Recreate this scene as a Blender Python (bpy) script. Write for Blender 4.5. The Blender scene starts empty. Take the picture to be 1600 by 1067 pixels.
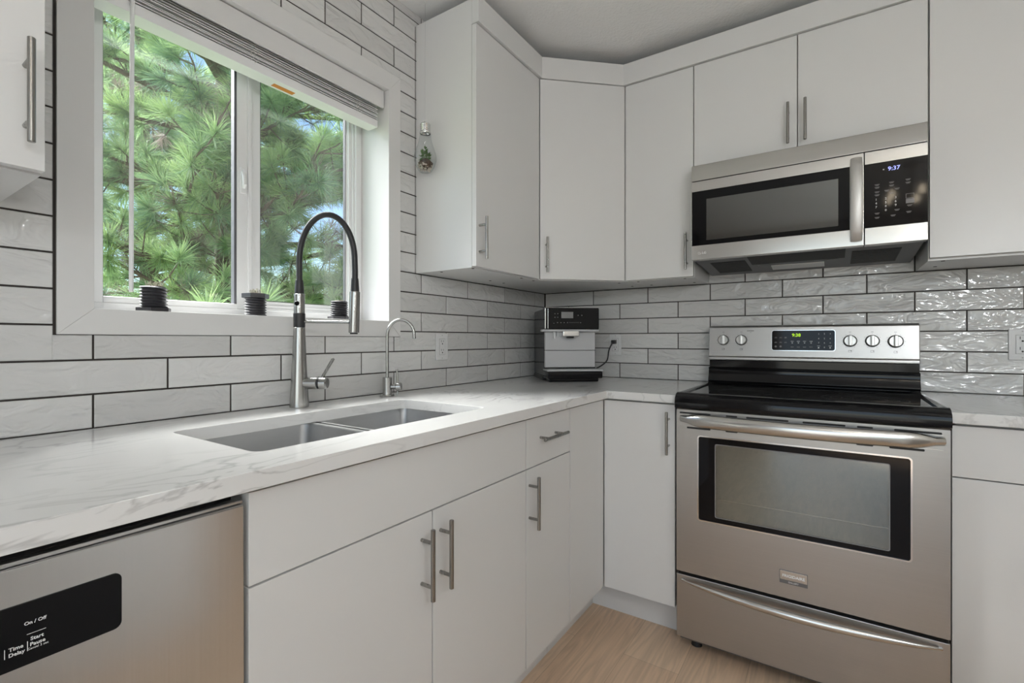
import bpy, bmesh, math, random
import numpy as np
from mathutils import Vector, Matrix

S = bpy.context.scene
COL = S.collection
random.seed(7)
PI = math.pi

# ------------------------------------------------------------------ camera
FPX = 751.7
YAW = math.atan(500 / FPX)
cam = bpy.data.cameras.new('camera')
cam.sensor_fit = 'HORIZONTAL'
cam.sensor_width = 36
cam.lens = FPX / 1600 * 36
cam.shift_y = -3 / 1600
cam.clip_start = 0.02
cam_ob = bpy.data.objects.new('camera', cam)
COL.objects.link(cam_ob)
cam_ob.location = (1.3751, -2.4061, 1.1126)
cam_ob.rotation_euler = (PI / 2, 0, YAW)
S.camera = cam_ob

# ------------------------------------------------------------------ exposure
S.view_settings.view_transform = 'Standard'
S.view_settings.look = 'None'
S.view_settings.gamma = 1
S.view_settings.exposure = -0.09
S.view_settings.use_curve_mapping = False
S.cycles.use_denoising = True
S.cycles.max_bounces = 10
S.cycles.transparent_max_bounces = 24

# ------------------------------------------------------------------ sky and sun
world = bpy.data.worlds.new('sky')
S.world = world
world.use_nodes = True
wn, wl = world.node_tree.nodes, world.node_tree.links
bg = wn['Background']
sky = wn.new('ShaderNodeTexSky')
sky.sky_type = 'NISHITA'
sky.sun_disc = False
sky.sun_elevation = math.radians(48)
sky.sun_rotation = math.radians(250)
sky.air_density = 1.0
sky.dust_density = 0.3
sky.ozone_density = 2.0
wl.new(sky.outputs[0], bg.inputs[0])
bg.inputs[1].default_value = 0.27

def lamp(name, kind, loc, direction, energy, color=(1, 1, 1), **kw):
    d = bpy.data.lights.new(name, kind)
    d.energy = energy
    d.color = color
    for k, v in kw.items():
        setattr(d, k, v)
    o = bpy.data.objects.new(name, d)
    COL.objects.link(o)
    o.location = loc
    o.rotation_euler = Vector(direction).to_track_quat('-Z', 'Y').to_euler()
    return o

lamp('sunlight', 'SUN', (-4, -3, 6), (0.68, 0.02, -0.73), 38.0, (1, 0.985, 0.96), angle=math.radians(52))
# added fill light, unseen, set in the patio opening behind the camera
lamp('rear_fill', 'AREA', (2.0, -4.72, 1.06), (0, 1, 0), 18, (0.88, 0.95, 1), shape='RECTANGLE', size=2.4, size_y=2.0)

# ------------------------------------------------------------------ materials
MATS = {}

def nodes_of(name):
    m = bpy.data.materials.new(name)
    m.use_nodes = True
    return m, m.node_tree.nodes, m.node_tree.links, m.node_tree.nodes['Principled BSDF']

def plain(name, col, rough=0.5, metal=0.0, spec=0.5, emit=None, estr=0, coat=0.0, ior=None, bump=None, vary=0.0):
    m, n, l, b = nodes_of(name)
    b.inputs['Base Color'].default_value = (*col, 1)
    b.inputs['Roughness'].default_value = rough
    b.inputs['Metallic'].default_value = metal
    b.inputs['Specular IOR Level'].default_value = spec
    b.inputs['Coat Weight'].default_value = coat
    b.inputs['Coat Roughness'].default_value = 0.04
    if ior:
        b.inputs['IOR'].default_value = ior
    if emit:
        b.inputs['Emission Color'].default_value = (*emit, 1)
        b.inputs['Emission Strength'].default_value = estr
    tc = n.new('ShaderNodeTexCoord')
    if vary:
        nz = n.new('ShaderNodeTexNoise'); nz.inputs['Scale'].default_value = 3.0
        l.new(tc.outputs['Object'], nz.inputs['Vector'])
        mx = n.new('ShaderNodeMix'); mx.data_type = 'RGBA'
        mx.inputs['A'].default_value = (*[c * (1 - vary) for c in col], 1)
        mx.inputs['B'].default_value = (*[min(1, c * (1 + vary)) for c in col], 1)
        l.new(nz.outputs['Fac'], mx.inputs['Factor'])
        l.new(mx.outputs['Result'], b.inputs['Base Color'])
    if bump:
        sc, st, dist = bump
        nz = n.new('ShaderNodeTexNoise'); nz.inputs['Scale'].default_value = sc
        nz.inputs['Detail'].default_value = 3
        l.new(tc.outputs['Object'], nz.inputs['Vector'])
        bp = n.new('ShaderNodeBump'); bp.inputs['Strength'].default_value = st
        bp.inputs['Distance'].default_value = dist
        l.new(nz.outputs['Fac'], bp.inputs['Height'])
        l.new(bp.outputs['Normal'], b.inputs['Normal'])
    MATS[name] = m
    return m

def brushed(name, col, rough, stretch, var=0.10, bumpst=0.06, aniso=0.0):
    """brushed metal: fine streaks along one direction (small value in stretch)"""
    m, n, l, b = nodes_of(name)
    b.inputs['Metallic'].default_value = 1
    tc = n.new('ShaderNodeTexCoord')
    mp = n.new('ShaderNodeMapping')
    mp.inputs['Scale'].default_value = stretch
    l.new(tc.outputs['Object'], mp.inputs['Vector'])
    nz = n.new('ShaderNodeTexNoise'); nz.inputs['Scale'].default_value = 1; nz.inputs['Detail'].default_value = 4
    l.new(mp.outputs['Vector'], nz.inputs['Vector'])
    mx = n.new('ShaderNodeMix'); mx.data_type = 'RGBA'
    mx.inputs['A'].default_value = (*[c * (1 - var) for c in col], 1)
    mx.inputs['B'].default_value = (*[min(1, c * (1 + var)) for c in col], 1)
    l.new(nz.outputs['Fac'], mx.inputs['Factor'])
    l.new(mx.outputs['Result'], b.inputs['Base Color'])
    mr = n.new('ShaderNodeMapRange')
    mr.inputs['To Min'].default_value = rough * 0.85
    mr.inputs['To Max'].default_value = rough * 1.2
    l.new(nz.outputs['Fac'], mr.inputs['Value'])
    l.new(mr.outputs['Result'], b.inputs['Roughness'])
    bp = n.new('ShaderNodeBump'); bp.inputs['Strength'].default_value = bumpst; bp.inputs['Distance'].default_value = 0.0006
    l.new(nz.outputs['Fac'], bp.inputs['Height'])
    l.new(bp.outputs['Normal'], b.inputs['Normal'])
    MATS[name] = m
    return m

def pane_mat(name, tint, refl, rough=0.0, gloss=(1, 1, 1), facing=None):
    """thin sheet of glass: what lies behind shows through, plus a mirror share that grows towards grazing"""
    m, n, l, b = nodes_of(name)
    n.remove(b)
    out = n['Material Output']
    tr = n.new('ShaderNodeBsdfTransparent'); tr.inputs[0].default_value = (*tint, 1)
    gl = n.new('ShaderNodeBsdfGlossy'); gl.inputs['Roughness'].default_value = rough
    gl.inputs[0].default_value = (*gloss, 1)
    lw = n.new('ShaderNodeLayerWeight'); lw.inputs[0].default_value = 0.5
    pw = n.new('ShaderNodeMath'); pw.operation = 'POWER'; pw.inputs[1].default_value = 4
    l.new(lw.outputs['Facing'], pw.inputs[0])
    mr = n.new('ShaderNodeMapRange')
    mr.inputs['To Min'].default_value = refl
    mr.inputs['To Max'].default_value = facing if facing is not None else min(1, refl * 6 + 0.3)
    l.new(pw.outputs[0], mr.inputs['Value'])
    mx = n.new('ShaderNodeMixShader')
    l.new(mr.outputs['Result'], mx.inputs[0])
    l.new(tr.outputs[0], mx.inputs[1]); l.new(gl.outputs[0], mx.inputs[2])
    l.new(mx.outputs[0], out.inputs[0])
    MATS[name] = m
    return m

plain('cabinet_white', (0.70, 0.695, 0.685), 0.33, bump=(60, 0.015, 0.001))
plain('cabinet_inside', (0.62, 0.61, 0.60), 0.5)
plain('trim_white', (0.70, 0.69, 0.68), 0.38, bump=(25, 0.04, 0.001))
plain('vinyl_white', (0.80, 0.80, 0.80), 0.3)
plain('gasket', (0.10, 0.10, 0.11), 0.5)
plain('wall_paint', (0.66, 0.645, 0.625), 0.7, bump=(120, 0.1, 0.002))
plain('warm_paint', (0.66, 0.64, 0.615), 0.7, bump=(120, 0.1, 0.002))
plain('ceiling_white', (0.82, 0.82, 0.81), 0.85, bump=(95, 0.55, 0.004))
plain('grout', (0.035, 0.029, 0.025), 0.9, bump=(200, 0.3, 0.002))
plain('plate_white', (0.72, 0.72, 0.72), 0.32)
plain('slot_dark', (0.02, 0.02, 0.02), 0.6)
plain('black_plastic', (0.012, 0.012, 0.013), 0.38)
plain('black_gloss', (0.005, 0.005, 0.006), 0.05, spec=0.22)
plain('added_door_brown', (0.17, 0.135, 0.115), 0.5)
plain('black_panel', (0.008, 0.007, 0.007), 0.06, spec=0.2)
plain('black_enamel', (0.005, 0.005, 0.006), 0.07, spec=0.3, bump=(30, 0.02, 0.001))
plain('cooktop_glass', (0.004, 0.004, 0.005), 0.04, spec=0.3)
plain('burner_print', (0.05, 0.05, 0.052), 0.25)
plain('rubber', (0.018, 0.018, 0.02), 0.42)
plain('printed_pot', (0.035, 0.034, 0.038), 0.36, bump=(300, 0.1, 0.001))
plain('ink_white', (0.75, 0.75, 0.75), 0.5)
plain('ink_grey', (0.22, 0.21, 0.21), 0.5)
plain('ink_dark', (0.06, 0.058, 0.055), 0.5)
plain('led_green', (0.1, 0.2, 0.0), 0.5, emit=(0.55, 0.95, 0.02), estr=1.1)
plain('led_blue', (0.1, 0.1, 0.3), 0.5, emit=(0.38, 0.42, 1.0), estr=1.5)
plain('lcd_grey', (0.20, 0.20, 0.20), 0.35)
plain('sticker_orange', (0.62, 0.22, 0.03), 0.5)
plain('cord_clear', (0.55, 0.55, 0.55), 0.3)
plain('cord_white', (0.70, 0.69, 0.66), 0.6)
plain('coffee_front', (0.50, 0.50, 0.51), 0.36)
plain('coffee_side', (0.03, 0.03, 0.032), 0.14, spec=0.35)
plain('chrome', (0.72, 0.72, 0.72), 0.12, metal=1)
plain('knob_metal', (0.52, 0.51, 0.49), 0.30, metal=1)
plain('dark_metal', (0.15, 0.15, 0.155), 0.45, metal=0.4)
plain('oven_enamel', (0.17, 0.18, 0.18), 0.45, bump=(120, 0.1, 0.001))
plain('screw_cap', (0.45, 0.44, 0.43), 0.4)
plain('bark', (0.115, 0.085, 0.07), 0.9, bump=(25, 0.9, 0.03), vary=0.35)
plain('cone_brown', (0.17, 0.10, 0.07), 0.9, vary=0.3)
plain('soil', (0.10, 0.065, 0.045), 0.95, bump=(300, 0.6, 0.003))
plain('pebble', (0.42, 0.36, 0.31), 0.8, vary=0.4)
plain('leaf_green', (0.10, 0.19, 0.05), 0.55, vary=0.3)
plain('dry_moss', (0.42, 0.41, 0.33), 0.8, vary=0.3)
plain('lawn', (0.10, 0.16, 0.06), 0.9, vary=0.3)
plain('fill_globe', (0.8, 0.78, 0.72), 0.5, emit=(0.95, 0.98, 1.0), estr=54)  # glow of the added fill pendants
plain('lamp_bulb', (0.8, 0.78, 0.72), 0.5, emit=(1, 0.84, 0.62), estr=26)
brushed('steel_h', (0.44, 0.43, 0.42), 0.33, (1.2, 380, 380), 0.05, 0.006)
brushed('steel_satin', (0.60, 0.59, 0.575), 0.48, (300, 300, 2), 0.04, 0.01)
brushed('steel_v', (0.50, 0.485, 0.465), 0.30, (500, 500, 1.6), 0.05, 0.04)
brushed('steel_dw', (0.68, 0.69, 0.705), 0.20, (400, 400, 1.6), 0.04, 0.006)
brushed('steel_smooth', (0.58, 0.57, 0.55), 0.22, (6, 60, 60), 0.04, 0.01)
brushed('nickel', (0.31, 0.30, 0.285), 0.26, (300, 300, 6), 0.08, 0.03)
brushed('faucet_steel', (0.42, 0.415, 0.405), 0.22, (9, 9, 400), 0.06, 0.02)
brushed('sink_steel', (0.56, 0.56, 0.56), 0.34, (40, 6, 40), 0.10, 0.05)
pane_mat('window_glass', (0.96, 0.975, 0.975), 0.095, facing=0.5)
pane_mat('bulb_glass', (0.93, 0.94, 0.94), 0.05, gloss=(0.75, 0.77, 0.78), facing=0.8)
pane_mat('oven_glass', (0.80, 0.81, 0.80), 0.20, 0.03, (0.84, 0.92, 0.92), facing=0.6)
pane_mat('micro_glass', (0.30, 0.30, 0.30), 0.17, 0.05, (0.92, 0.95, 0.93), facing=0.6)

def tile_mat(name, stretch):
    """glazed hand-made looking tile: pale glaze with a rippled, glossy face"""
    m, n, l, b = nodes_of(name)
    b.inputs['Roughness'].default_value = 0.09
    b.inputs['Specular IOR Level'].default_value = 0.6
    at = n.new('ShaderNodeAttribute'); at.attribute_name = 'tile_id'
    cb = n.new('ShaderNodeMix'); cb.data_type = 'RGBA'
    cb.inputs['A'].default_value = (0.58, 0.575, 0.565, 1)
    cb.inputs['B'].default_value = (0.70, 0.695, 0.685, 1)
    l.new(at.outputs['Fac'], cb.inputs['Factor'])
    l.new(cb.outputs['Result'], b.inputs['Base Color'])
    tc = n.new('ShaderNodeTexCoord')
    # each tile samples its own stretch of ripple
    ml = n.new('ShaderNodeMath'); ml.operation = 'MULTIPLY'; ml.inputs[1].default_value = 57.0
    l.new(at.outputs['Fac'], ml.inputs[0])
    ad = n.new('ShaderNodeVectorMath'); ad.operation = 'ADD'
    l.new(tc.outputs['Object'], ad.inputs[0]); l.new(ml.outputs[0], ad.inputs[1])
    mp = n.new('ShaderNodeMapping'); mp.inputs['Scale'].default_value = stretch
    l.new(ad.outputs[0], mp.inputs['Vector'])
    n1 = n.new('ShaderNodeTexNoise'); n1.inputs['Scale'].default_value = 1; n1.inputs['Detail'].default_value = 2.5
    n1.inputs['Distortion'].default_value = 1.1
    l.new(mp.outputs[0], n1.inputs['Vector'])
    bp = n.new('ShaderNodeBump'); bp.inputs['Strength'].default_value = 0.95; bp.inputs['Distance'].default_value = 0.012
    l.new(n1.outputs['Fac'], bp.inputs['Height'])
    l.new(bp.outputs['Normal'], b.inputs['Normal'])
    MATS[name] = m

tile_mat('tile_left', (1, 10, 24))
tile_mat('tile_back', (10, 1, 24))

def marble():
    m, n, l, b = nodes_of('marble')
    b.inputs['Roughness'].default_value = 0.13
    tc = n.new('ShaderNodeTexCoord')
    mp = n.new('ShaderNodeMapping'); mp.inputs['Scale'].default_value = (2.6, 1.0, 3.0)
    mp.inputs['Rotation'].default_value = (0.3, 0.2, 0.5)
    l.new(tc.outputs['Object'], mp.inputs['Vector'])
    nz = n.new('ShaderNodeTexNoise'); nz.inputs['Scale'].default_value = 1.7; nz.inputs['Detail'].default_value = 5
    nz.inputs['Distortion'].default_value = 1.4
    l.new(mp.outputs[0], nz.inputs['Vector'])
    # veins: thin bands of the noise value
    ml = n.new('ShaderNodeMath'); ml.operation = 'MULTIPLY'; ml.inputs[1].default_value = 9
    l.new(nz.outputs['Fac'], ml.inputs[0])
    fr = n.new('ShaderNodeMath'); fr.operation = 'PINGPONG'; fr.inputs[1].default_value = 0.5
    l.new(ml.outputs[0], fr.inputs[0])
    r1 = n.new('ShaderNodeValToRGB')
    r1.color_ramp.elements[0].position = 0.0; r1.color_ramp.elements[0].color = (1, 1, 1, 1)
    r1.color_ramp.elements[1].position = 0.17; r1.color_ramp.elements[1].color = (0, 0, 0, 1)
    l.new(fr.outputs[0], r1.inputs[0])
    msk = n.new('ShaderNodeTexNoise'); msk.inputs['Scale'].default_value = 2.3; msk.inputs['Detail'].default_value = 2
    l.new(tc.outputs['Object'], msk.inputs['Vector'])
    r2 = n.new('ShaderNodeValToRGB')
    r2.color_ramp.elements[0].position = 0.46; r2.color_ramp.elements[0].color = (0, 0, 0, 1)
    r2.color_ramp.elements[1].position = 0.68; r2.color_ramp.elements[1].color = (1, 1, 1, 1)
    l.new(msk.outputs['Fac'], r2.inputs[0])
    mm = n.new('ShaderNodeMath'); mm.operation = 'MULTIPLY'
    l.new(r1.outputs[0], mm.inputs[0]); l.new(r2.outputs[0], mm.inputs[1])
    mx = n.new('ShaderNodeMix'); mx.data_type = 'RGBA'
    mx.inputs['A'].default_value = (0.74, 0.735, 0.725, 1)
    mx.inputs['B'].default_value = (0.50, 0.495, 0.49, 1)
    l.new(mm.outputs[0], mx.inputs['Factor'])
    l.new(mx.outputs['Result'], b.inputs['Base Color'])
    MATS['marble'] = m
marble()

def floor_mat():
    m, n, l, b = nodes_of('floor_planks')
    b.inputs['Roughness'].default_value = 0.42
    tc = n.new('ShaderNodeTexCoord')
    mp = n.new('ShaderNodeMapping'); mp.inputs['Rotation'].default_value = (0, 0, PI / 2)
    l.new(tc.outputs['Object'], mp.inputs['Vector'])
    br = n.new('ShaderNodeTexBrick')
    br.inputs['Scale'].default_value = 1
    br.inputs['Brick Width'].default_value = 1.22; br.inputs['Row Height'].default_value = 0.19
    br.inputs['Mortar Size'].default_value = 0.0007; br.inputs['Mortar Smooth'].default_value = 0.3
    br.offset = 0.37
    br.inputs['Color1'].default_value = (0.70, 0.50, 0.345, 1)
    br.inputs['Color2'].default_value = (0.76, 0.565, 0.40, 1)
    br.inputs['Mortar'].default_value = (0.42, 0.30, 0.20, 1)
    l.new(mp.outputs[0], br.inputs['Vector'])
    mp2 = n.new('ShaderNodeMapping'); mp2.inputs['Scale'].default_value = (9, 0.9, 9)
    l.new(tc.outputs['Object'], mp2.inputs['Vector'])
    nz = n.new('ShaderNodeTexNoise'); nz.inputs['Scale'].default_value = 1.6; nz.inputs['Detail'].default_value = 3
    nz.inputs['Distortion'].default_value = 0.6
    l.new(mp2.outputs[0], nz.inputs['Vector'])
    ml = n.new('ShaderNodeMath'); ml.operation = 'MULTIPLY'; ml.inputs[1].default_value = 7
    l.new(nz.outputs['Fac'], ml.inputs[0])
    fr = n.new('ShaderNodeMath'); fr.operation = 'PINGPONG'; fr.inputs[1].default_value = 0.5
    l.new(ml.outputs[0], fr.inputs[0])
    mr = n.new('ShaderNodeMapRange'); mr.inputs['From Max'].default_value = 0.5
    mr.inputs['To Min'].default_value = 0.86; mr.inputs['To Max'].default_value = 1.03
    l.new(fr.outputs[0], mr.inputs['Value'])
    mp3 = n.new('ShaderNodeMapping'); mp3.inputs['Scale'].default_value = (140, 4, 140)
    l.new(tc.outputs['Object'], mp3.inputs['Vector'])
    n3 = n.new('ShaderNodeTexNoise'); n3.inputs['Scale'].default_value = 1; n3.inputs['Detail'].default_value = 3
    l.new(mp3.outputs[0], n3.inputs['Vector'])
    mr3 = n.new('ShaderNodeMapRange'); mr3.inputs['To Min'].default_value = 0.86; mr3.inputs['To Max'].default_value = 1.14
    l.new(n3.outputs['Fac'], mr3.inputs['Value'])
    mu = n.new('ShaderNodeMath'); mu.operation = 'MULTIPLY'
    l.new(mr.outputs['Result'], mu.inputs[0]); l.new(mr3.outputs['Result'], mu.inputs[1])
    vm = n.new('ShaderNodeVectorMath'); vm.operation = 'SCALE'
    l.new(br.outputs['Color'], vm.inputs[0]); l.new(mu.outputs[0], vm.inputs['Scale'])
    l.new(vm.outputs[0], b.inputs['Base Color'])
    bp = n.new('ShaderNodeBump'); bp.inputs['Strength'].default_value = 0.15; bp.inputs['Distance'].default_value = 0.001
    l.new(mu.outputs[0], bp.inputs['Height']); l.new(bp.outputs['Normal'], b.inputs['Normal'])
    MATS['floor_planks'] = m
floor_mat()

def needle_mat(name, c1, c2):
    m, n, l, b = nodes_of(name)
    out = n['Material Output']
    at = n.new('ShaderNodeAttribute'); at.attribute_name = 'shade'
    mx = n.new('ShaderNodeMix'); mx.data_type = 'RGBA'
    mx.inputs['A'].default_value = (*c1, 1); mx.inputs['B'].default_value = (*c2, 1)
    l.new(at.outputs['Fac'], mx.inputs['Factor'])
    l.new(mx.outputs['Result'], b.inputs['Base Color'])
    b.inputs['Roughness'].default_value = 0.5
    tl = n.new('ShaderNodeBsdfTranslucent')
    l.new(mx.outputs['Result'], tl.inputs[0])
    ms = n.new('ShaderNodeMixShader'); ms.inputs[0].default_value = 0.5
    l.new(b.outputs[0], ms.inputs[1]); l.new(tl.outputs[0], ms.inputs[2])
    l.new(ms.outputs[0], out.inputs[0])
    MATS[name] = m
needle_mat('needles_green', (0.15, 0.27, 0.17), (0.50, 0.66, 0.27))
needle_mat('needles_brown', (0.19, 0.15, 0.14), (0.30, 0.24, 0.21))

# ------------------------------------------------------------------ mesh builder
WORLD = {}

class MB:
    """collects shapes given in scene coordinates; build() links them as ONE mesh object"""
    def __init__(self, M=None):
        self.v, self.f, self.mi, self.att = [], [], [], {}
        self.M = M
    def add(self, verts, faces, mi=0):
        o = len(self.v)
        if self.M is not None:
            verts = [self.M @ Vector(p) for p in verts]
        self.v += [tuple(p) for p in verts]
        self.f += [tuple(i + o for i in f) for f in faces]
        self.mi += [mi] * len(faces)
        return self
    def addbm(self, bm, mi=0):
        bm.verts.index_update()
        self.add([v.co.copy() for v in bm.verts], [[v.index for v in f.verts] for f in bm.faces], mi)
        bm.free()
        return self
    def box(self, x0, x1, y0, y1, z0, z1, bev=0.0, mi=0, seg=2):
        bm = bmesh.new()
        bmesh.ops.create_cube(bm, size=1)
        for v in bm.verts:
            v.co = ((x0 + x1) / 2 + v.co.x * (x1 - x0), (y0 + y1) / 2 + v.co.y * (y1 - y0), (z0 + z1) / 2 + v.co.z * (z1 - z0))
        if bev:
            bmesh.ops.bevel(bm, geom=bm.edges[:], offset=bev, segments=seg, affect='EDGES', profile=0.5)
        return self.addbm(bm, mi)
    def prism(self, poly, a, b, axis='z', bev=0.0, mi=0, seg=2):
        """polygon in the two other axes (in x,y,z order), extruded from a to b along axis"""
        bm = bmesh.new()
        def pt(p, t):
            return {'z': (p[0], p[1], t), 'y': (p[0], t, p[1]), 'x': (t, p[0], p[1])}[axis]
        lo = [bm.verts.new(pt(p, a)) for p in poly]
        hi = [bm.verts.new(pt(p, b)) for p in poly]
        n = len(poly)
        bm.faces.new(lo); bm.faces.new(hi)
        for i in range(n):
            bm.faces.new((lo[i], lo[(i + 1) % n], hi[(i + 1) % n], hi[i]))
        bmesh.ops.recalc_face_normals(bm, faces=bm.faces[:])
        if bev:
            ed = [e for e in bm.edges if len(e.link_faces) == 2 and e.calc_face_angle() > 0.6]
            bmesh.ops.bevel(bm, geom=ed, offset=bev, segments=seg, affect='EDGES', profile=0.5)
        return self.addbm(bm, mi)
    def rrect(self, u0, u1, v0, v1, r, a, b, axis='y', bev=0.0, mi=0, n=5):
        poly = []
        for cx, cy, st in ((u1 - r, v1 - r, 0), (u0 + r, v1 - r, 1), (u0 + r, v0 + r, 2), (u1 - r, v0 + r, 3)):
            for k in range(n + 1):
                t = (st + k / n) * PI / 2
                poly.append((cx + r * math.cos(t), cy + r * math.sin(t)))
        return self.prism(poly, a, b, axis, bev, mi)
    def frame(self, u0, u1, v0, v1, w, a, b, axis='y', mi=0, bev=0.0):
        wl_, wr, wb, wt = w if isinstance(w, (tuple, list)) else (w, w, w, w)
        for q in ((u0, u0 + wl_, v0, v1), (u1 - wr, u1, v0, v1), (u0 + wl_, u1 - wr, v0, v0 + wb), (u0 + wl_, u1 - wr, v1 - wt, v1)):
            if axis == 'y':
                self.box(q[0], q[1], a, b, q[2], q[3], bev, mi)
            elif axis == 'x':
                self.box(a, b, q[0], q[1], q[2], q[3], bev, mi)
            else:
                self.box(q[0], q[1], q[2], q[3], a, b, bev, mi)
        return self
    def tube(self, path, r, seg=12, mi=0, sx=1.0, sy=1.0, up=None, caps=True):
        P = [Vector(p) for p in path]
        n = len(P)
        R = r if isinstance(r, (list, tuple)) else [r] * n
        SX = sx if isinstance(sx, (list, tuple)) else [sx] * n
        SY = sy if isinstance(sy, (list, tuple)) else [sy] * n
        T = [(P[min(i + 1, n - 1)] - P[max(i - 1, 0)]).normalized() for i in range(n)]
        u = Vector(up) if up else (Vector((0, 0, 1)) if abs(T[0].z) < 0.9 else Vector((1, 0, 0)))
        verts, faces = [], []
        for i in range(n):
            u = (u - T[i] * u.dot(T[i])).normalized()
            w = T[i].cross(u)
            for k in range(seg):
                t = 2 * PI * k / seg
                verts.append(P[i] + u * (math.cos(t) * R[i] * SX[i]) + w * (math.sin(t) * R[i] * SY[i]))
        for i in range(n - 1):
            for k in range(seg):
                a, b = i * seg + k, i * seg + (k + 1) % seg
                faces.append((a, b, b + seg, a + seg))
        if caps:
            faces.append(tuple(range(seg))[::-1])
            faces.append(tuple((n - 1) * seg + k for k in range(seg)))
        return self.add(verts, faces, mi)
    def cyl(self, p0, p1, r0, r1=None, seg=20, mi=0, bev=0.0):
        r1 = r0 if r1 is None else r1
        p0, p1 = Vector(p0), Vector(p1)
        if bev:
            d = (p1 - p0).normalized() * bev
            return self.tube([p0, p0 + d, p1 - d, p1], [r0 - bev, r0, r1, r1 - bev], seg, mi)
        return self.tube([p0, p1], [r0, r1], seg, mi)
    def lathe(self, prof, c, seg=24, mi=0, close=True):
        """profile of (radius, height) turned about the vertical through c"""
        verts, faces = [], []
        for r, z in prof:
            for k in range(seg):
                t = 2 * PI * k / seg
                verts.append((c[0] + r * math.cos(t), c[1] + r * math.sin(t), c[2] + z))
        for i in range(len(prof) - 1):
            for k in range(seg):
                a, b = i * seg + k, i * seg + (k + 1) % seg
                faces.append((a, b, b + seg, a + seg))
        if close:
            faces.append(tuple(range(seg))[::-1])
            faces.append(tuple((len(prof) - 1) * seg + k for k in range(seg)))
        return self.add(verts, faces, mi)
    def text(self, s, size, origin, xdir, ydir, mi=0, align='CENTER', depth=0.0004, bold=0.0):
        cu = bpy.data.curves.new('lettering', 'FONT')
        cu.body = s; cu.size = size; cu.align_x = align; cu.align_y = 'CENTER'
        cu.extrude = depth; cu.resolution_u = 3; cu.offset = bold
        o = bpy.data.objects.new('lettering', cu)
        COL.objects.link(o)
        dg = bpy.context.evaluated_depsgraph_get()
        me = bpy.data.meshes.new_from_object(o.evaluated_get(dg))
        X, Y = Vector(xdir).normalized(), Vector(ydir).normalized()
        Z = X.cross(Y)
        O = Vector(origin)
        self.add([O + X * v.co.x + Y * v.co.y + Z * v.co.z for v in me.vertices], [tuple(p.vertices) for p in me.polygons], mi)
        bpy.data.objects.remove(o); bpy.data.curves.remove(cu); bpy.data.meshes.remove(me)
        return self
    def build(self, name, mats, parent=None, sharp=0.55, recalc=True, attr=None, smooth=True, weighted=True):
        me = bpy.data.meshes.new(name)
        V = self.v
        if parent is not None:
            inv = WORLD[parent.name].inverted()
            V = [inv @ Vector(p) for p in V]
        me.from_pydata([tuple(p) for p in V], [], self.f)
        for m in (mats if isinstance(mats, (list, tuple)) else [mats]):
            me.materials.append(MATS[m])
        me.polygons.foreach_set('material_index', self.mi)
        if recalc:
            bm = bmesh.new(); bm.from_mesh(me)
            bmesh.ops.recalc_face_normals(bm, faces=bm.faces[:])
            bm.to_mesh(me); bm.free()
        if attr:
            a = me.attributes.new(attr[0], 'FLOAT', 'FACE')
            a.data.foreach_set('value', attr[1])
        if smooth:
            me.polygons.foreach_set('use_smooth', [True] * len(me.polygons))
            me.set_sharp_from_angle(angle=sharp)
        me.update()
        o = bpy.data.objects.new(name, me)
        COL.objects.link(o)
        if smooth and weighted:
            wn_ = o.modifiers.new('weighted_normals', 'WEIGHTED_NORMAL')
            wn_.keep_sharp = True
        if parent is not None:
            o.parent = parent
            WORLD[o.name] = WORLD[parent.name].copy()
        else:
            WORLD[o.name] = Matrix.Identity(4)
        return o

def thing(name, label, cat, loc=(0, 0, 0), rotz=0.0, group=None):
    o = bpy.data.objects.new(name, None)
    COL.objects.link(o)
    o.empty_display_size = 0.05
    o.location = loc
    o.rotation_euler = (0, 0, rotz)
    WORLD[o.name] = Matrix.Translation(loc) @ Matrix.Rotation(rotz, 4, 'Z')
    return tag(o, label, cat, group)

def tag(o, label, cat, group=None):
    o['label'] = label
    o['category'] = cat
    if group:
        o['group'] = group
    return o

def struct(o):
    o['kind'] = 'structure'
    return o

# ------------------------------------------------------------------ the room
CEIL = 2.405
ROW, Z0T = 0.0768, 0.9137
RX, RY = 4.1, -4.7          # far walls
TY0, TY1, TZ0, TZ1 = -2.0906, -1.1125, 1.1240, 2.1075   # outside of the window casing
OY0, OY1, OZ0, OZ1 = -2.0280, -1.1700, 1.1820, 2.0420   # clear opening

def lay_tiles(mb, ids, lo, hi, zmin, zmax, even, odd, pitch, put, holes=(), gap=0.0042):
    k = 0
    z = Z0T
    rng = random.Random(3)
    while z < zmax - 0.004:
        base = odd if k % 2 else even
        j = math.floor((lo - base) / pitch)
        s = base + j * pitch
        while s < hi:
            u0, u1 = max(lo, s + gap / 2), min(hi, s + pitch - gap / 2)
            z0, z1 = z + gap / 2, min(zmax, z + ROW - gap / 2)
            rects = [(u0, u1, z0, z1)] if u1 - u0 > 0.003 else []
            for (a, b, c, d) in holes:
                new = []
                for (p, q, r, t) in rects:
                    if q <= a or p >= b or t <= c or r >= d:
                        new.append((p, q, r, t)); continue
                    if p < a: new.append((p, a, r, t))
                    if q > b: new.append((b, q, r, t))
                    m0, m1 = max(p, a), min(q, b)
                    if r < c: new.append((m0, m1, r, c))
                    if t > d: new.append((m0, m1, d, t))
                rects = new
            tid = rng.random()
            tl = (rng.uniform(-1, 1) * 0.0006, rng.uniform(-1, 1) * 0.0006)
            for (p, q, r, t) in rects:
                if q - p < 0.004 or t - r < 0.004:
                    continue
                n0 = len(mb.f)
                put(mb, p, q, r, t, tl)
                ids += [tid] * (len(mb.f) - n0)
            s += pitch
        k += 1
        z += ROW

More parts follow.
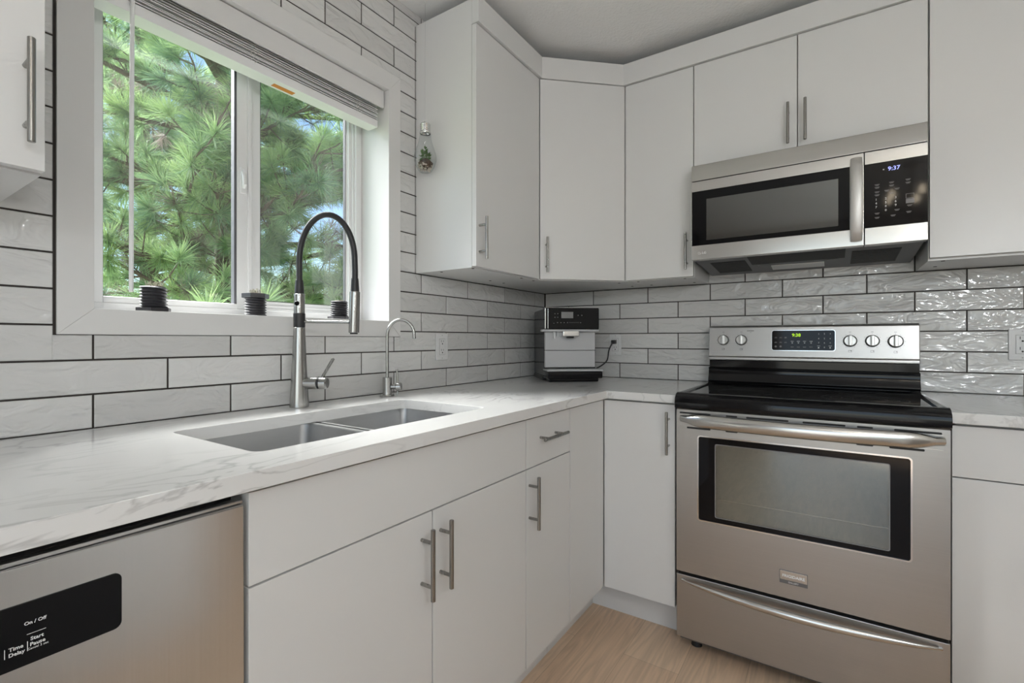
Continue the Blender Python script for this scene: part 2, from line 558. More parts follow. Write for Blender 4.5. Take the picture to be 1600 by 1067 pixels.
def put_left(mb, y0, y1, z0, z1, tl):
    b = 0.0016
    def X(y, z): return -0.0004 + tl[0] * ((y - y0) / (y1 - y0) - .5) + tl[1] * ((z - z0) / (z1 - z0) - .5)
    o = [(-0.006, y0, z0), (-0.006, y1, z0), (-0.006, y1, z1), (-0.006, y0, z1)]
    m = [(-0.0018, y, z) for _, y, z in o]
    i = [(X(y, z), y + (b if y == y0 else -b), z + (b if z == z0 else -b)) for _, y, z in o]
    mb.add(o + m + i, [(8, 9, 10, 11)] + [(k, (k + 1) % 4, 4 + (k + 1) % 4, 4 + k) for k in range(4)] + [(4 + k, 4 + (k + 1) % 4, 8 + (k + 1) % 4, 8 + k) for k in range(4)], 2)

def put_back(mb, x0, x1, z0, z1, tl):
    b = 0.0016
    def Y(x, z): return 0.0004 + tl[0] * ((x - x0) / (x1 - x0) - .5) + tl[1] * ((z - z0) / (z1 - z0) - .5)
    o = [(x0, 0.006, z0), (x1, 0.006, z0), (x1, 0.006, z1), (x0, 0.006, z1)]
    m = [(x, 0.0018, z) for x, _, z in o]
    i = [(x + (b if x == x0 else -b), Y(x, z), z + (b if z == z0 else -b)) for x, _, z in o]
    mb.add(o + m + i, [(8, 11, 10, 9)] + [(k, 4 + k, 4 + (k + 1) % 4, (k + 1) % 4) for k in range(4)] + [(4 + k, 8 + k, 8 + (k + 1) % 4, 4 + (k + 1) % 4) for k in range(4)], 2)

# window wall: studs with an opening, grout face, tiles
mb = MB(); ids = []
WT = -0.22
HY0, HY1, HZ0, HZ1 = OY0 - 0.014, OY1 + 0.014, OZ0 - 0.014, OZ1 + 0.014
def wall_ring(x0, x1, mi):
    mb.box(x0, x1, RY, HY0, 0, CEIL, 0, mi)
    mb.box(x0, x1, HY1, 0.0, 0, CEIL, 0, mi)
    mb.box(x0, x1, HY0, HY1, 0, HZ0, 0, mi)
    mb.box(x0, x1, HY0, HY1, HZ1, CEIL, 0, mi)
wall_ring(WT, -0.0085, 0)
wall_ring(-0.0085, -0.0030, 1)
ids += [0.0] * len(mb.f)
lay_tiles(mb, ids, -3.3, -0.0015, Z0T, CEIL, -0.2528 - 0.296 * 12, -0.1074 - 0.296 * 12, 0.296, put_left,
          holes=[(TY0 - 0.0055, TY1 + 0.0012, TZ0 - 0.0016, TZ1 + 0.0014), (-1.0305, -1.0262, 1.3745, CEIL - 0.05)])
wall_left = struct(mb.build('wall_left', ['wall_paint', 'grout', 'tile_left'], attr=('tile_id', ids), recalc=False, smooth=False))

# stove wall
mb = MB(); ids = []
mb.box(WT, RX, 0.0085, 0.14, 0, CEIL, 0, 0)
mb.box(-0.0085, 2.75, 0.0030, 0.0085, Z0T, 2.0, 0, 1)
ids += [0.0] * len(mb.f)
lay_tiles(mb, ids, 0.0015, 2.75, Z0T, 2.0, 0.1533, 0.0040, 0.2976, put_back)
wall_back = struct(mb.build('wall_back', ['wall_paint', 'grout', 'tile_back'], attr=('tile_id', ids), recalc=False, smooth=False))

struct(MB().box(RX, RX + 0.12, RY, 0.0085, 0, CEIL).build('wall_right', 'warm_paint'))
mb = MB()   # wall behind the camera, with an opening added for the fill light
mb.box(WT, 0.78, RY - 0.12, RY, 0, CEIL); mb.box(3.22, RX, RY - 0.12, RY, 0, CEIL); mb.box(0.78, 3.22, RY - 0.12, RY, 2.08, CEIL)
struct(mb.build('wall_front', 'warm_paint'))
struct(MB().box(WT, RX, RY, 0.0085, -0.06, 0.0).build('floor', 'floor_planks'))
struct(MB().box(WT, RX + 0.12, RY - 0.12, 0.14, CEIL, CEIL + 0.1).build('ceiling', 'ceiling_white'))
d1 = struct(MB().frame(0.78, 3.22, 0.0, 2.08, 0.06, RY - 0.10, RY - 0.03, 'y').box(1.96, 2.04, RY - 0.09, RY - 0.04, 0.06, 2.02).build('added_patio_door', 'vinyl_white'))  # unseen door frame, added round the fill light
struct(MB().box(RX - 0.045, RX - 0.005, -0.98, -0.10, 0.002, 2.05, 0.004).build('added_brown_door', 'added_door_brown'))  # unseen door, added as something dark for the steel to reflect
struct(MB().box(-14, WT - 0.02, -12, 12, -0.75, -0.6).build('ground', 'lawn'))

# window casing and reveal
mb = MB()
mb.prism([(TY0, TZ0), (TY1, TZ0), (OY1, OZ0), (OY0, OZ0)], -0.004, 0.0035, 'x', 0.0012)
mb.prism([(TY0, TZ1), (TY1, TZ1), (OY1, OZ1), (OY0, OZ1)], -0.004, 0.0035, 'x', 0.0012)
mb.prism([(TY0, TZ0), (TY0, TZ1), (OY0, OZ1), (OY0, OZ0)], -0.004, 0.0035, 'x', 0.0012)
mb.prism([(TY1, TZ0), (TY1, TZ1), (OY1, OZ1), (OY1, OZ0)], -0.004, 0.0035, 'x', 0.0012)
mb.frame(HY0, HY1, HZ0, HZ1, 0.0138, -0.205, -0.003, 'x')
struct(mb.build('trim_1', 'trim_white'))

# window: outer frame, sliding sash, fixed light
w = thing('window_1', 'white vinyl sliding window', 'window', (-0.16, (OY0 + OY1) / 2, OZ0))
del w['category'], w['label']
struct(w)
a0, a1, c0, c1 = OY0 + 0.0005, OY1 - 0.0005, OZ0 + 0.0005, OZ1 - 0.0005
mb = MB()
mb.frame(a0, a1, c0, c1, (0.026, 0.026, 0.024, 0.026), -0.204, -0.150, 'x', 0, 0.002)
mb.frame(a0 + 0.026, a1 - 0.026, c0 + 0.024, c1 - 0.026, (0.006, 0.006, 0.006, 0.006), -0.204, -0.160, 'x', 0, 0.001)
mb.frame(a0 + 0.032, a1 - 0.032, c0 + 0.030, c1 - 0.032, (0.004, 0.012, 0.012, 0.012), -0.204, -0.172, 'x', 0, 0.001)
mb.build('frame', 'vinyl_white', w)
ps0, ps1 = -1.578, a1 - 0.044
mb = MB()
mb.frame(ps0 - 0.02, ps1 + 0.008, c0 + 0.040, c1 - 0.042, (0.046, 0.012, 0.016, 0.016), -0.200, -0.182, 'x', 0, 0.0015)
f_ = mb.build('fixed_sash', 'vinyl_white', w)
MB().frame(ps0 + 0.0262, ps1 - 0.004, c0 + 0.056, c1 - 0.058, 0.0022, -0.197, -0.184, 'x').build('gasket', 'gasket', f_)
MB().box(-0.195, -0.191, ps0 + 0.020, ps1, c0 + 0.052, c1 - 0.054).build('pane', 'window_glass', f_)
mb = MB()
mb.frame(a0 + 0.030, -1.598, c0 + 0.020, c1 - 0.030, (0.03, 0.0415, 0.020, 0.03), -0.180, -0.154, 'x', 0, 0.0018)
mb.box(-0.156, -0.147, -1.6085, -1.598, c0 + 0.022, c1 - 0.032, 0.0015)
s_ = mb.build('sliding_sash', 'vinyl_white', w)
MB().frame(a0 + 0.058, -1.6392, c0 + 0.0385, c1 - 0.058, (0.003, 0.0075, 0.001, 0.002), -0.176, -0.157, 'x').build('gasket', 'gasket', s_)
MB().box(-0.170, -0.166, a0 + 0.055, -1.636, c0 + 0.036, c1 - 0.055).build('pane', 'window_glass', s_)
mb = MB()
mb.box(-0.155, -0.146, -1.632, -1.612, 1.566, 1.648, 0.002)
mb.box(-0.149, -0.139, -1.629, -1.618, 1.600, 1.640, 0.003)
mb.tube([(-0.146, -1.6265, 1.632), (-0.134, -1.628, 1.615), (-0.131, -1.628, 1.590), (-0.138, -1.6265, 1.580)], [0.005, 0.0065, 0.0065, 0.004], 8)
mb.build('latch', 'vinyl_white', w)

# ------------------------------------------------------------------ counters
def slab(cells_x, cells_y, keep, z0, z1, hole_edges=None, bev=0.0018, round_r=0.022):
    bm = bmesh.new()
    cache = {}
    def V(i, j, z):
        k = (i, j, z)
        if k not in cache:
            cache[k] = bm.verts.new((cells_x[i], cells_y[j], z))
        return cache[k]
    nx, ny = len(cells_x) - 1, len(cells_y) - 1
    K = {(i, j) for i in range(nx) for j in range(ny) if keep(i, j)}
    for (i, j) in K:
        bm.faces.new((V(i, j, z1), V(i + 1, j, z1), V(i + 1, j + 1, z1), V(i, j + 1, z1)))
        bm.faces.new((V(i, j, z0), V(i, j + 1, z0), V(i + 1, j + 1, z0), V(i + 1, j, z0)))
        for (di, dj, p, q) in ((-1, 0, (i, j + 1), (i, j)), (1, 0, (i + 1, j), (i + 1, j + 1)), (0, -1, (i, j), (i + 1, j)), (0, 1, (i + 1, j + 1), (i, j + 1))):
            if (i + di, j + dj) not in K:
                bm.faces.new((V(*p, z0), V(*q, z0), V(*q, z1), V(*p, z1)))
    bmesh.ops.recalc_face_normals(bm, faces=bm.faces[:])
    if hole_edges:
        ed = [e for e in bm.edges if abs(e.verts[0].co.z - e.verts[1].co.z) > 1e-4 and any((e.verts[0].co.xy - Vector(p)).length < 1e-4 for p in hole_edges)]
        bmesh.ops.bevel(bm, geom=ed, offset=round_r, segments=5, affect='EDGES', profile=0.5)
    ed = [e for e in bm.edges if len(e.link_faces) == 2 and e.calc_face_angle() > 0.9 and abs(e.verts[0].co.z - e.verts[1].co.z) < 1e-4]
    bmesh.ops.bevel(bm, geom=ed, offset=bev, segments=2, affect='EDGES', profile=0.5)
    return bm

CT, CB = 0.914, 0.884
SX0, SX1, SY0, SY1 = 0.186, 0.532, -1.950, -1.273
bm = slab([0.001, SX0, SX1, 0.648, 0.9105], [-3.3, SY0, SY1, -0.648, -0.001],
          lambda i, j: (i < 3 or j == 3) and not (i == 1 and j == 1), CB, CT,
          [(SX0, SY0), (SX0, SY1), (SX1, SY0), (SX1, SY1)])
tag(MB().addbm(bm).build('countertop', 'marble', sharp=0.7), 'white grey-veined stone worktop, L-shaped, with the sink let into it', 'countertop')
bm = slab([1.6475, 2.6], [-0.648, -0.001], lambda i, j: True, CB, CT)
tag(MB().addbm(bm).build('countertop', 'marble', sharp=0.7), 'short piece of white veined stone worktop right of the stove', 'countertop')

# ------------------------------------------------------------------ handles and cabinets
def bar_handle(parent, c, axis, normal, length=0.155, post=0.096, r=0.0052, stand=0.034):
    """c = point on the door face behind the middle of the bar"""
    c, A, N = Vector(c), Vector(axis).normalized(), Vector(normal).normalized()
    mb = MB()
    m = c + N * stand
    mb.cyl(m - A * length / 2, m + A * length / 2, r, seg=16, bev=0.0008)
    for s in (-1, 1):
        mb.cyl(c + A * s * post / 2, m + A * s * post / 2, r * 0.80, seg=14)
    return mb.build('handle', 'nickel', parent)

W = 'cabinet_white'
Zv = (0, 0, 1)
FX = 0.625     # base door faces, window wall run
FYB = -0.625   # base door faces, stove wall run
KICK = 0.138

def base_box(root, x0, x1, y0, y1, kick=None):
    mb = MB().box(x0, x1, y0, y1, KICK - 0.002, CB - 0.001)
    mb.build('body', 'cabinet_inside', root)
    if kick:
        MB().box(*kick).build('toe_kick', W, root)

# sink cabinet: false front over two doors
r = thing('sink_cabinet', 'white base cabinet under the sink, a wide blank front over two doors', 'cabinet', (0.3, -1.608, 0))
mb = MB()
mb.box(0.02, 0.602, -2.011, -1.993, KICK, CB - 0.001); mb.box(0.02, 0.602, -1.224, -1.206, KICK, CB - 0.001)
mb.box(0.02, 0.602, -1.993, -1.224, KICK, KICK + 0.016); mb.box(0.02, 0.034, -1.993, -1.224, KICK, 0.60)
mb.build('body', 'cabinet_inside', r)
MB().box(0.52, 0.534, -2.011, -1.206, 0.0005, KICK).build('toe_kick', W, r)
MB().box(0.604, FX, -2.0125, -1.2050, 0.7300, 0.8755, 0.0012).build('front_panel', W, r)
d = MB().box(0.604, FX, -2.0125, -1.6035, 0.1405, 0.7268, 0.0012).build('door', W, r)
bar_handle(d, (FX, -1.6365, 0.6248), Zv, (1, 0, 0))
d = MB().box(0.604, FX, -1.6000, -1.2050, 0.1405, 0.7268, 0.0012).build('door', W, r)
bar_handle(d, (FX, -1.5760, 0.6270), Zv, (1, 0, 0))

# drawer cabinet
r = thing('drawer_cabinet', 'narrow white base cabinet with one drawer over one door, right of the sink doors', 'cabinet', (0.3, -1.06, 0))
base_box(r, 0.02, 0.602, -1.2025, -0.918, (0.52, 0.534, -1.2040, -0.918, 0.0005, KICK))
d = MB().box(0.604, FX, -1.2015, -0.9180, 0.7300, 0.8755, 0.0012).build('drawer', W, r)
bar_handle(d, (FX, -1.073, 0.8107), (0, 1, 0), (1, 0, 0))
d = MB().box(0.604, FX, -1.2015, -0.9180, 0.1405, 0.7268, 0.0012).build('door', W, r)
bar_handle(d, (FX, -1.1860, 0.6305), Zv, (1, 0, 0))

# corner cabinet with folding door
r = thing('corner_cabinet', 'white corner base cabinet with a tall folding door in two leaves, left of the stove', 'cabinet', (0.5, -0.5, 0))
mb = MB()
mb.prism([(0.02, -0.02), (0.898, -0.02), (0.898, -0.602), (0.602, -0.602), (0.602, -0.9165), (0.02, -0.9165)], KICK - 0.002, CB - 0.001, 'z')
mb.build('body', 'cabinet_inside', r)
mb = MB()
mb.prism([(0.520, -0.9165), (0.534, -0.9165), (0.534, -0.524), (0.898, -0.524), (0.898, -0.510), (0.520, -0.510)], 0.0005, KICK, 'z')
mb.build('toe_kick', W, r)
MB().box(0.604, FX, -0.9145, -0.6275, 0.1405, 0.8755, 0.0012).build('door', W, r)
d = MB().box(0.6275, 0.9005, FYB, -0.604, 0.1405, 0.8755, 0.0012).build('door', W, r)
bar_handle(d, (0.8793, FYB, 0.7745), Zv, (0, -1, 0))

# cabinet right of the stove
r = thing('drawer_cabinet', 'white base cabinet with a plain drawer front, right of the stove', 'cabinet', (2.1, -0.3, 0))
base_box(r, 1.662, 2.56, -0.602, -0.02, (1.662, 2.56, -0.534, -0.520, 0.0005, KICK))
MB().box(1.6515, 2.56, FYB, -0.604, 0.7350, 0.8755, 0.0012).build('drawer', W, r)
MB().box(1.6515, 2.56, FYB, -0.604, 0.1405, 0.7318, 0.0012).build('door', W, r)

# wall cabinets
UX, UY = 0.302, -0.302
UB, UT, CRT = 1.3795, 2.2605, 2.3575
T = 0.020
def holes(mb, pts, z):
    for x, y in pts:
        mb.cyl((x, y, z - 0.0012), (x, y, z + 0.001), 0.0055, seg=14, mi=1)

r = thing('wall_cabinet', 'white one-door wall cabinet beside the window, its bare side facing the window', 'cabinet', (0.15, -0.83, UB))
mb = MB()
mb.box(0.001, UX - T - 0.0015, -1.0262, -0.6020, UB - 0.004, CRT, 0.0008)
holes(mb, ((0.111, -1.000), (0.270, -1.005), (0.107, -0.675), (0.270, -0.672)), UB - 0.004)
mb.build('body', [W, 'slot_dark'], r)
d = MB().box(UX - T, UX, -1.0268, -0.5760, UB, UT, 0.0012).build('door', W, r)
bar_handle(d, (UX, -1.0085, 1.4820), Zv, (1, 0, 0))

r = thing('corner_wall_cabinet', 'white diagonal wall cabinet set across the corner over the coffee machine', 'cabinet', (0.25, -0.25, UB))
dn = Vector((1, -1, 0)).normalized()
pa, pb = Vector((UX + 0.0015, -0.5735, 0)), Vector((0.5915, UY - 0.0015, 0))
dn = Vector((pb.y - pa.y, -(pb.x - pa.x), 0)).normalized()
if dn.x < 0: dn = -dn
ia, ib = pa - dn * T, pb - dn * T
mb = MB()
mb.prism([(0.001, -0.001), (0.6015, -0.001), (0.6015, ib.y - 0.0005), (ib.x - 0.001, ib.y - 0.001), (ia.x - 0.0015, ia.y), (ia.x - 0.0015, -0.6015), (0.001, -0.6015)], UB - 0.003, CRT, 'z', 0.0006)
holes(mb, ((0.10, -0.56), (0.262, -0.56), (0.549, -0.262), (0.553, -0.096)), UB - 0.003)
mb.build('body', [W, 'slot_dark'], r)
e = (pb - pa).normalized() * 0.0015
q = [pa + e, pb - e, pb - e - dn * T, pa + e - dn * T]
d = MB().prism([(p.x, p.y) for p in q], UB, UT, 'z', 0.0012).build('door', W, r)
hp = pa + (pb - pa).normalized() * 0.0275
bar_handle(d, (hp.x, hp.y, 1.4825), Zv, dn)

r = thing('wall_cabinet', 'narrow white one-door wall cabinet left of the microwave', 'cabinet', (0.75, -0.15, UB))
mb = MB()
mb.box(0.6030, 0.8910, UY + T + 0.0015, -0.001, UB - 0.003, CRT, 0.0008)
holes(mb, ((0.640, -0.262), (0.649, -0.098), (0.846, -0.090), (0.846, -0.262)), UB - 0.003)
mb.build('body', [W, 'slot_dark'], r)
d = MB().box(0.5945, 0.8898, UY, UY + T, UB, UT, 0.0012).build('door', W, r)
bar_handle(d, (0.8655, UY, 1.4825), Zv, (0, -1, 0))

r = thing('wall_cabinet', 'short white two-door wall cabinet directly above the microwave', 'cabinet', (1.27, -0.15, 1.83))
MB().box(0.8925, 1.6425, UY + T + 0.0015, -0.001, 1.828, CRT, 0.0008).build('body', W, r)
d = MB().box(0.8932, 1.2652, UY, UY + T, 1.832, UT, 0.0012).build('door', W, r)
bar_handle(d, (1.2370, UY, 1.9245), Zv, (0, -1, 0))
d = MB().box(1.2685, 1.6412, UY, UY + T, 1.832, UT, 0.0012).build('door', W, r)
bar_handle(d, (1.2925, UY, 1.9265), Zv, (0, -1, 0))

r = thing('wall_cabinet', 'white wall cabinet with a plain door, right of the microwave', 'cabinet', (2.0, -0.15, UB))
mb = MB()
mb.box(1.6440, 2.55, UY + T + 0.0015, -0.001, UB - 0.003, CRT, 0.0008)
holes(mb, ((1.685, -0.262), (1.6855, -0.110)), UB - 0.003)
mb.build('body', [W, 'slot_dark'], r)
MB().box(1.6462, 2.09, UY, UY + T, 1.3845, UT, 0.0012).build('door', W, r)
MB().box(2.0935, 2.55, UY, UY + T, 1.3845, UT, 0.0012).build('door', W, r)

r = thing('wall_cabinet', 'white wall cabinet on the far side of the window, cut by the picture edge', 'cabinet', (0.15, -2.6, UB))
mb = MB()
mb.box(0.001, UX - T - 0.0015, -3.0, -2.1740, 1.3845, CRT, 0.0008)
mb.build('body', W, r)
d = MB().box(UX - T, UX, -2.585, -2.1735, 1.3875, UT, 0.0012).build('door', W, r)
bar_handle(d, (UX, -2.1965, 1.5020), Zv, (1, 0, 0), length=0.163)
MB().box(UX - T, UX, -3.0, -2.5885, 1.3875, UT, 0.0012).build('door', W, r)

# fascia along the cabinet tops
o = 0.011
ox = Vector((dn.x, dn.y, 0)) * o
mb = MB()
pts_out = [(UX + o, -1.0268), (UX + o, -0.5700), (0.5890, UY - o), (2.55, UY - o)]
pts_in = [(2.55, UY + 0.0205), (0.5975, UY + 0.0205), (UX - 0.0205, -0.5775), (UX - 0.0205, -1.0268)]
mb.prism(pts_out + pts_in, UT + 0.003, CRT, 'z', 0.001)
tag(mb.build('cabinet_fascia', W), 'flat white fascia board running along the tops of the wall cabinets', 'fascia board')

# ------------------------------------------------------------------ sink
r = thing('kitchen_sink', 'stainless double-bowl sink set under the stone worktop', 'sink', (0.36, -1.6, 0.68))
def bowl(x0, x1, y0, y1, zt, zb, rad=0.024, n=5, inset=0.012):
    def loop(i, z, rr):
        out = []
        for cx, cy, st in ((x1 - i - rr, y1 - i - rr, 0), (x0 + i + rr, y1 - i - rr, 1), (x0 + i + rr, y0 + i + rr, 2), (x1 - i - rr, y0 + i + rr, 3)):
            for k in range(n + 1):
                t = (st + k / n) * PI / 2
                out.append((cx + rr * math.cos(t), cy + rr * math.sin(t), z))
        return out
    rings = [loop(-0.012, zt, rad + 0.012), loop(0, zt, rad), loop(0.002, zt - 0.004, rad), loop(inset * 0.8, zb + 0.02, rad), loop(inset + 0.014, zb, rad), loop(inset + 0.10, zb - 0.004, rad)]
    m = len(rings[0])
    vs, fs = [p for R in rings for p in R], []
    for a in range(len(rings) - 1):
        for k in range(m):
            fs.append((a * m + k, a * m + (k + 1) % m, (a + 1) * m + (k + 1) % m, (a + 1) * m + k))
    fs.append(tuple((len(rings) - 1) * m + k for k in range(m)))
    return MB().add(vs, fs)
BX0, BX1 = 0.166, 0.552
for y0, y1 in ((-1.966, -1.613), (-1.581, -1.250)):
    b_ = bowl(BX0, BX1, y0, y1, 0.8838, 0.690).build('bowl', 'sink_steel', r, recalc=False)
    cx, cy = (BX0 + BX1) / 2 - 0.03, (y0 + y1) / 2
    MB().lathe([(0.044, 0.0), (0.044, 0.003), (0.036, 0.004), (0.030, 0.0015), (0.010, 0.001)], (cx, cy, 0.687)).build('drain', 'chrome', b_)
MB().box(BX0 + 0.001, BX1 - 0.001, -1.6125, -1.5815, 0.855, 0.8795, 0.004).build('divider', 'sink_steel', r)

# ------------------------------------------------------------------ kitchen faucet
fx, fy = 0.0706, -1.5744
D = Vector((0.8327, 0.5537, 0))      # reach of the arm
F0 = Vector((fx, fy, CT))
r = thing('kitchen_faucet', 'tall brushed-steel faucet with a black hose arc and docked spray head', 'faucet', (fx, fy, CT))
MB().lathe([(0.0265, 0.0005), (0.0270, 0.002), (0.0262, 0.02), (0.0200, 0.13), (0.0163, 0.2335), (0.0155, 0.2345)], F0, 32).build('body', 'faucet_steel', r)
MB().lathe([(0.0160, 0.235), (0.0164, 0.236), (0.0164, 0.2745), (0.0158, 0.2755)], F0, 32).build('swivel_collar', 'rubber', r)
t_ = MB().lathe([(0.0150, 0.2755), (0.0152, 0.2765), (0.0152, 0.3320), (0.0142, 0.3330)], F0, 32).build('upper_tube', 'faucet_steel', r)
vd = Vector((0.8327, -0.5537, 0)).normalized()
vd = Vector((0.5537, -0.8327, 0))
MB().cyl(F0 + vd * 0.0138 + Vector((0, 0, 0.304)), F0 + vd * 0.0172 + Vector((0, 0, 0.304)), 0.0068, seg=18, bev=0.0008).build('button', 'black_gloss', t_)
# hose
rise = 0.3685
top = Vector((0, 0, 0.563))
pA = F0 + Vector((0, 0, 0.333)); pB = F0 + D * 0.1635 + Vector((0, 0, 0.340))
path = [F0 + Vector((0, 0, 0.333)), F0 + Vector((0, 0, 0.40))]
for k in range(0, 31):
    t = PI - PI * k / 30
    cxm = 0.0815
    hz = 0.43 + (0.136 if True else 0) * math.sin(t)
    sx_ = cxm + 0.0815 * math.cos(t)
    path.append(F0 + D * sx_ + Vector((0, 0, hz)))
path += [F0 + D * 0.1640 + Vector((0, 0, 0.40)), F0 + D * 0.1635 + Vector((0, 0, 0.345))]
MB().tube(path, 0.0085, 16).build('hose', 'rubber', r)
MB().lathe([(0.0132, 0.333), (0.0130, 0.345), (0.0108, 0.372), (0.0098, 0.374)], F0, 24).build('hose_cuff', 'rubber', r)
SP = F0 + D * 0.1635
MB().lathe([(0.0122, 0.339), (0.0122, 0.345), (0.0104, 0.377), (0.0095, 0.379)], SP, 24).build('hose_cuff', 'rubber', r)
h_ = MB().tube([SP + Vector((0, 0, 0.2185)) - D * 0.003, SP + Vector((0, 0, 0.2205)) - D * 0.003, SP + Vector((0, 0, 0.337)), SP + Vector((0, 0, 0.339))], [0.0140, 0.0152, 0.0150, 0.0142], 28).build('spray_head', 'faucet_steel', r)
MB().cyl(SP - D * 0.003 + Vector((0, 0, 0.2145)), SP - D * 0.003 + Vector((0, 0, 0.219)), 0.011, seg=20).build('nozzle', 'rubber', h_)
MB().cyl(F0 + D * 0.012 + Vector((0, 0, 0.2515)), SP - D * 0.012 + Vector((0, 0, 0.2495)), 0.0042, seg=14).build('docking_arm', 'faucet_steel', r)
vz = Vector((0, 0, 0.0705))
v_ = MB().cyl(F0 + D * 0.016 + vz, F0 + D * 0.0545 + vz, 0.0178, seg=26, bev=0.0015).cyl(F0 + D * 0.0575 + vz, F0 + D * 0.083 + vz, 0.0178, seg=26, bev=0.0035).build('valve', 'faucet_steel', r)
MB().cyl(F0 + D * 0.0540 + vz, F0 + D * 0.0580 + vz, 0.0170, seg=26).build('valve_seal', 'rubber', v_)
MB().cyl(F0 + D * 0.066 + vz + Vector((0, 0, 0.014)), F0 + D * 0.1005 + vz + Vector((0, 0, 0.073)), 0.0046, 0.0046, seg=14, bev=0.001).build('lever', 'nickel', v_)

# small filtered-water faucet
G0 = Vector((0.0770, -1.2442, CT))
r = thing('water_filter_faucet', 'small slim steel drinking-water faucet with a gooseneck at the back of the worktop', 'faucet', G0)
MB().lathe([(0.0245, 0.0004), (0.0248, 0.002), (0.0225, 0.006), (0.0165, 0.0065), (0.0160, 0.008), (0.0160, 0.0655), (0.0150, 0.0668)], G0, 28).build('body', 'faucet_steel', r)
path = [G0 + Vector((0, 0, 0.066)), G0 + Vector((0, 0, 0.15)), G0 + Vector((0, 0, 0.19))]
for k in range(25):
    t = PI - (PI * 0.93) * k / 24
    path.append(G0 + D * (0.0475 + 0.0475 * math.cos(t)) + Vector((0, 0, 0.212 + 0.056 * math.sin(t))))
path.append(path[-1] + Vector((0, 0, -0.022)) + D * 0.001)
MB().tube(path, 0.0055, 14).build('gooseneck', 'faucet_steel', r)
k0 = Vector((0, 0, 0.0335))
k_ = MB().cyl(G0 + D * 0.014 + k0, G0 + D * 0.030 + k0, 0.0085, seg=18).cyl(G0 + D * 0.0305 + k0, G0 + D * 0.0495 + k0, 0.0145, seg=22, bev=0.002).build('valve', 'faucet_steel', r)
MB().cyl(G0 + D * 0.0375 + k0 + Vector((0, 0, 0.012)), G0 + D * 0.0335 + k0 + Vector((0, 0, 0.062)), 0.0036, seg=12, bev=0.0008).build('lever', 'faucet_steel', k_)
MB().cyl(G0 + D * 0.036 + k0 - Vector((0, 0, 0.031)), G0 + D * 0.036 + k0 - Vector((0, 0, 0.012)), 0.0024, seg=10).build('vent_pin', 'faucet_steel', k_)

# ------------------------------------------------------------------ dishwasher
r = thing('dishwasher', 'stainless dishwasher with a black touch panel under the worktop', 'dishwasher', (0.3, -2.32, 0))
DY0, DY1 = -2.618, -2.0195
MB().box(0.03, 0.596, DY0 + 0.004, DY1 - 0.004, 0.10, 0.872, 0.003).build('body', 'black_plastic', r)
mb = MB()
mb.box(0.598, 0.6265, DY0, DY1, 0.115, 0.8610, 0.003)
mb.box(0.599, 0.6205, DY0, DY1, 0.8615, 0.8665, 0.001)
d = mb.build('door', 'steel_dw', r)
p_ = MB().rrect(-2.4630, -2.1730, 0.7500, 0.8195, 0.008, 0.6262, 0.6278, 'x').build('touch_panel', 'black_gloss', d)
p_['label'] = 'black touch panel with white lettering'
mb = MB()
TX = 0.6280
def dwt(s, size, y, z, bold=0.0):
    mb.text(s, size, (TX, y, z), (0, 1, 0), (0, 0, 1), depth=0.0002, bold=bold)
def dwl(y0, y1, z0, z1):
    mb.box(TX - 0.0001, TX + 0.0002, y0, y1, z0, z1)
# positions in metres along the panel
dwt('On / Off', 0.0052, -2.2523, 0.7960, 0.00008)
dwl(-2.2591, -2.2434, 0.7835, 0.7840)
dwt('Start', 0.0056, -2.2508, 0.7775, 0.00008)
dwt('Pause', 0.0056, -2.2503, 0.7712, 0.00008)
dwt('Cancel 3 sec', 0.0034, -2.2500, 0.7668)
dwl(-2.2589, -2.2583, 0.7653, 0.7760)
dwt('Time', 0.0056, -2.2677, 0.7733, 0.00008)
dwt('Delay', 0.0056, -2.2672, 0.7672, 0.00008)
dwl(-2.2768, -2.2762, 0.7653, 0.7757)
mb.build('lettering', 'ink_white', p_)
MB().box(0.50, 0.514, DY0, DY1, 0.0005, 0.112).build('toe_kick', 'black_plastic', r)
# strip of cabinet side between dishwasher and sink cabinet is the sink cabinet's own side

# ------------------------------------------------------------------ stove
r = thing('electric_range', 'stainless electric range with a black glass cooktop between the worktops', 'range', (1.278, -0.34, 0))
X0, X1 = 0.9140, 1.6440
DYF = -0.655
MB().box(X0 + 0.002, X1 - 0.002, -0.612, -0.012, 0.032, 0.862, 0.002).build('body', 'dark_metal', r)
for x in (X0 + 0.05, X1 - 0.05):
    for y in (-0.57, -0.08):
        MB().cyl((x, y, 0.0004), (x, y, 0.034), 0.019, 0.014, 18).build('foot', 'black_plastic', r)
# cooktop
fr = MB()
prof = [(-0.628, 0.866), (-0.664, 0.8675), (-0.676, 0.875), (-0.679, 0.892), (-0.674, 0.909), (-0.660, 0.9205), (-0.640, 0.9255), (-0.620, 0.9235), (-0.612, 0.9175), (-0.612, 0.866)]
fr.prism(prof, X0 - 0.0005, X1 + 0.0005, 'x', 0.0)
for s in (-1, 1):
    xe = X0 - 0.0005 if s < 0 else X1 + 0.0005
    q = lambda t: xe - s * t
    pr_ = [(q(0), 0.880), (q(0), 0.918), (q(0.004), 0.9245), (q(0.012), 0.9255), (q(0.024), 0.9235), (q(0.030), 0.9185), (q(0.030), 0.880)]
    fr.prism(pr_, -0.630, -0.060, 'y')
fr.box(X0, X1, -0.100, -0.055, 0.870, 0.9235, 0.004)
fr.build('cooktop_frame', 'black_enamel', r)
g = MB().box(X0 + 0.026, X1 - 0.026, -0.616, -0.096, 0.905, 0.9198).build('cooktop_glass', 'cooktop_glass', r)
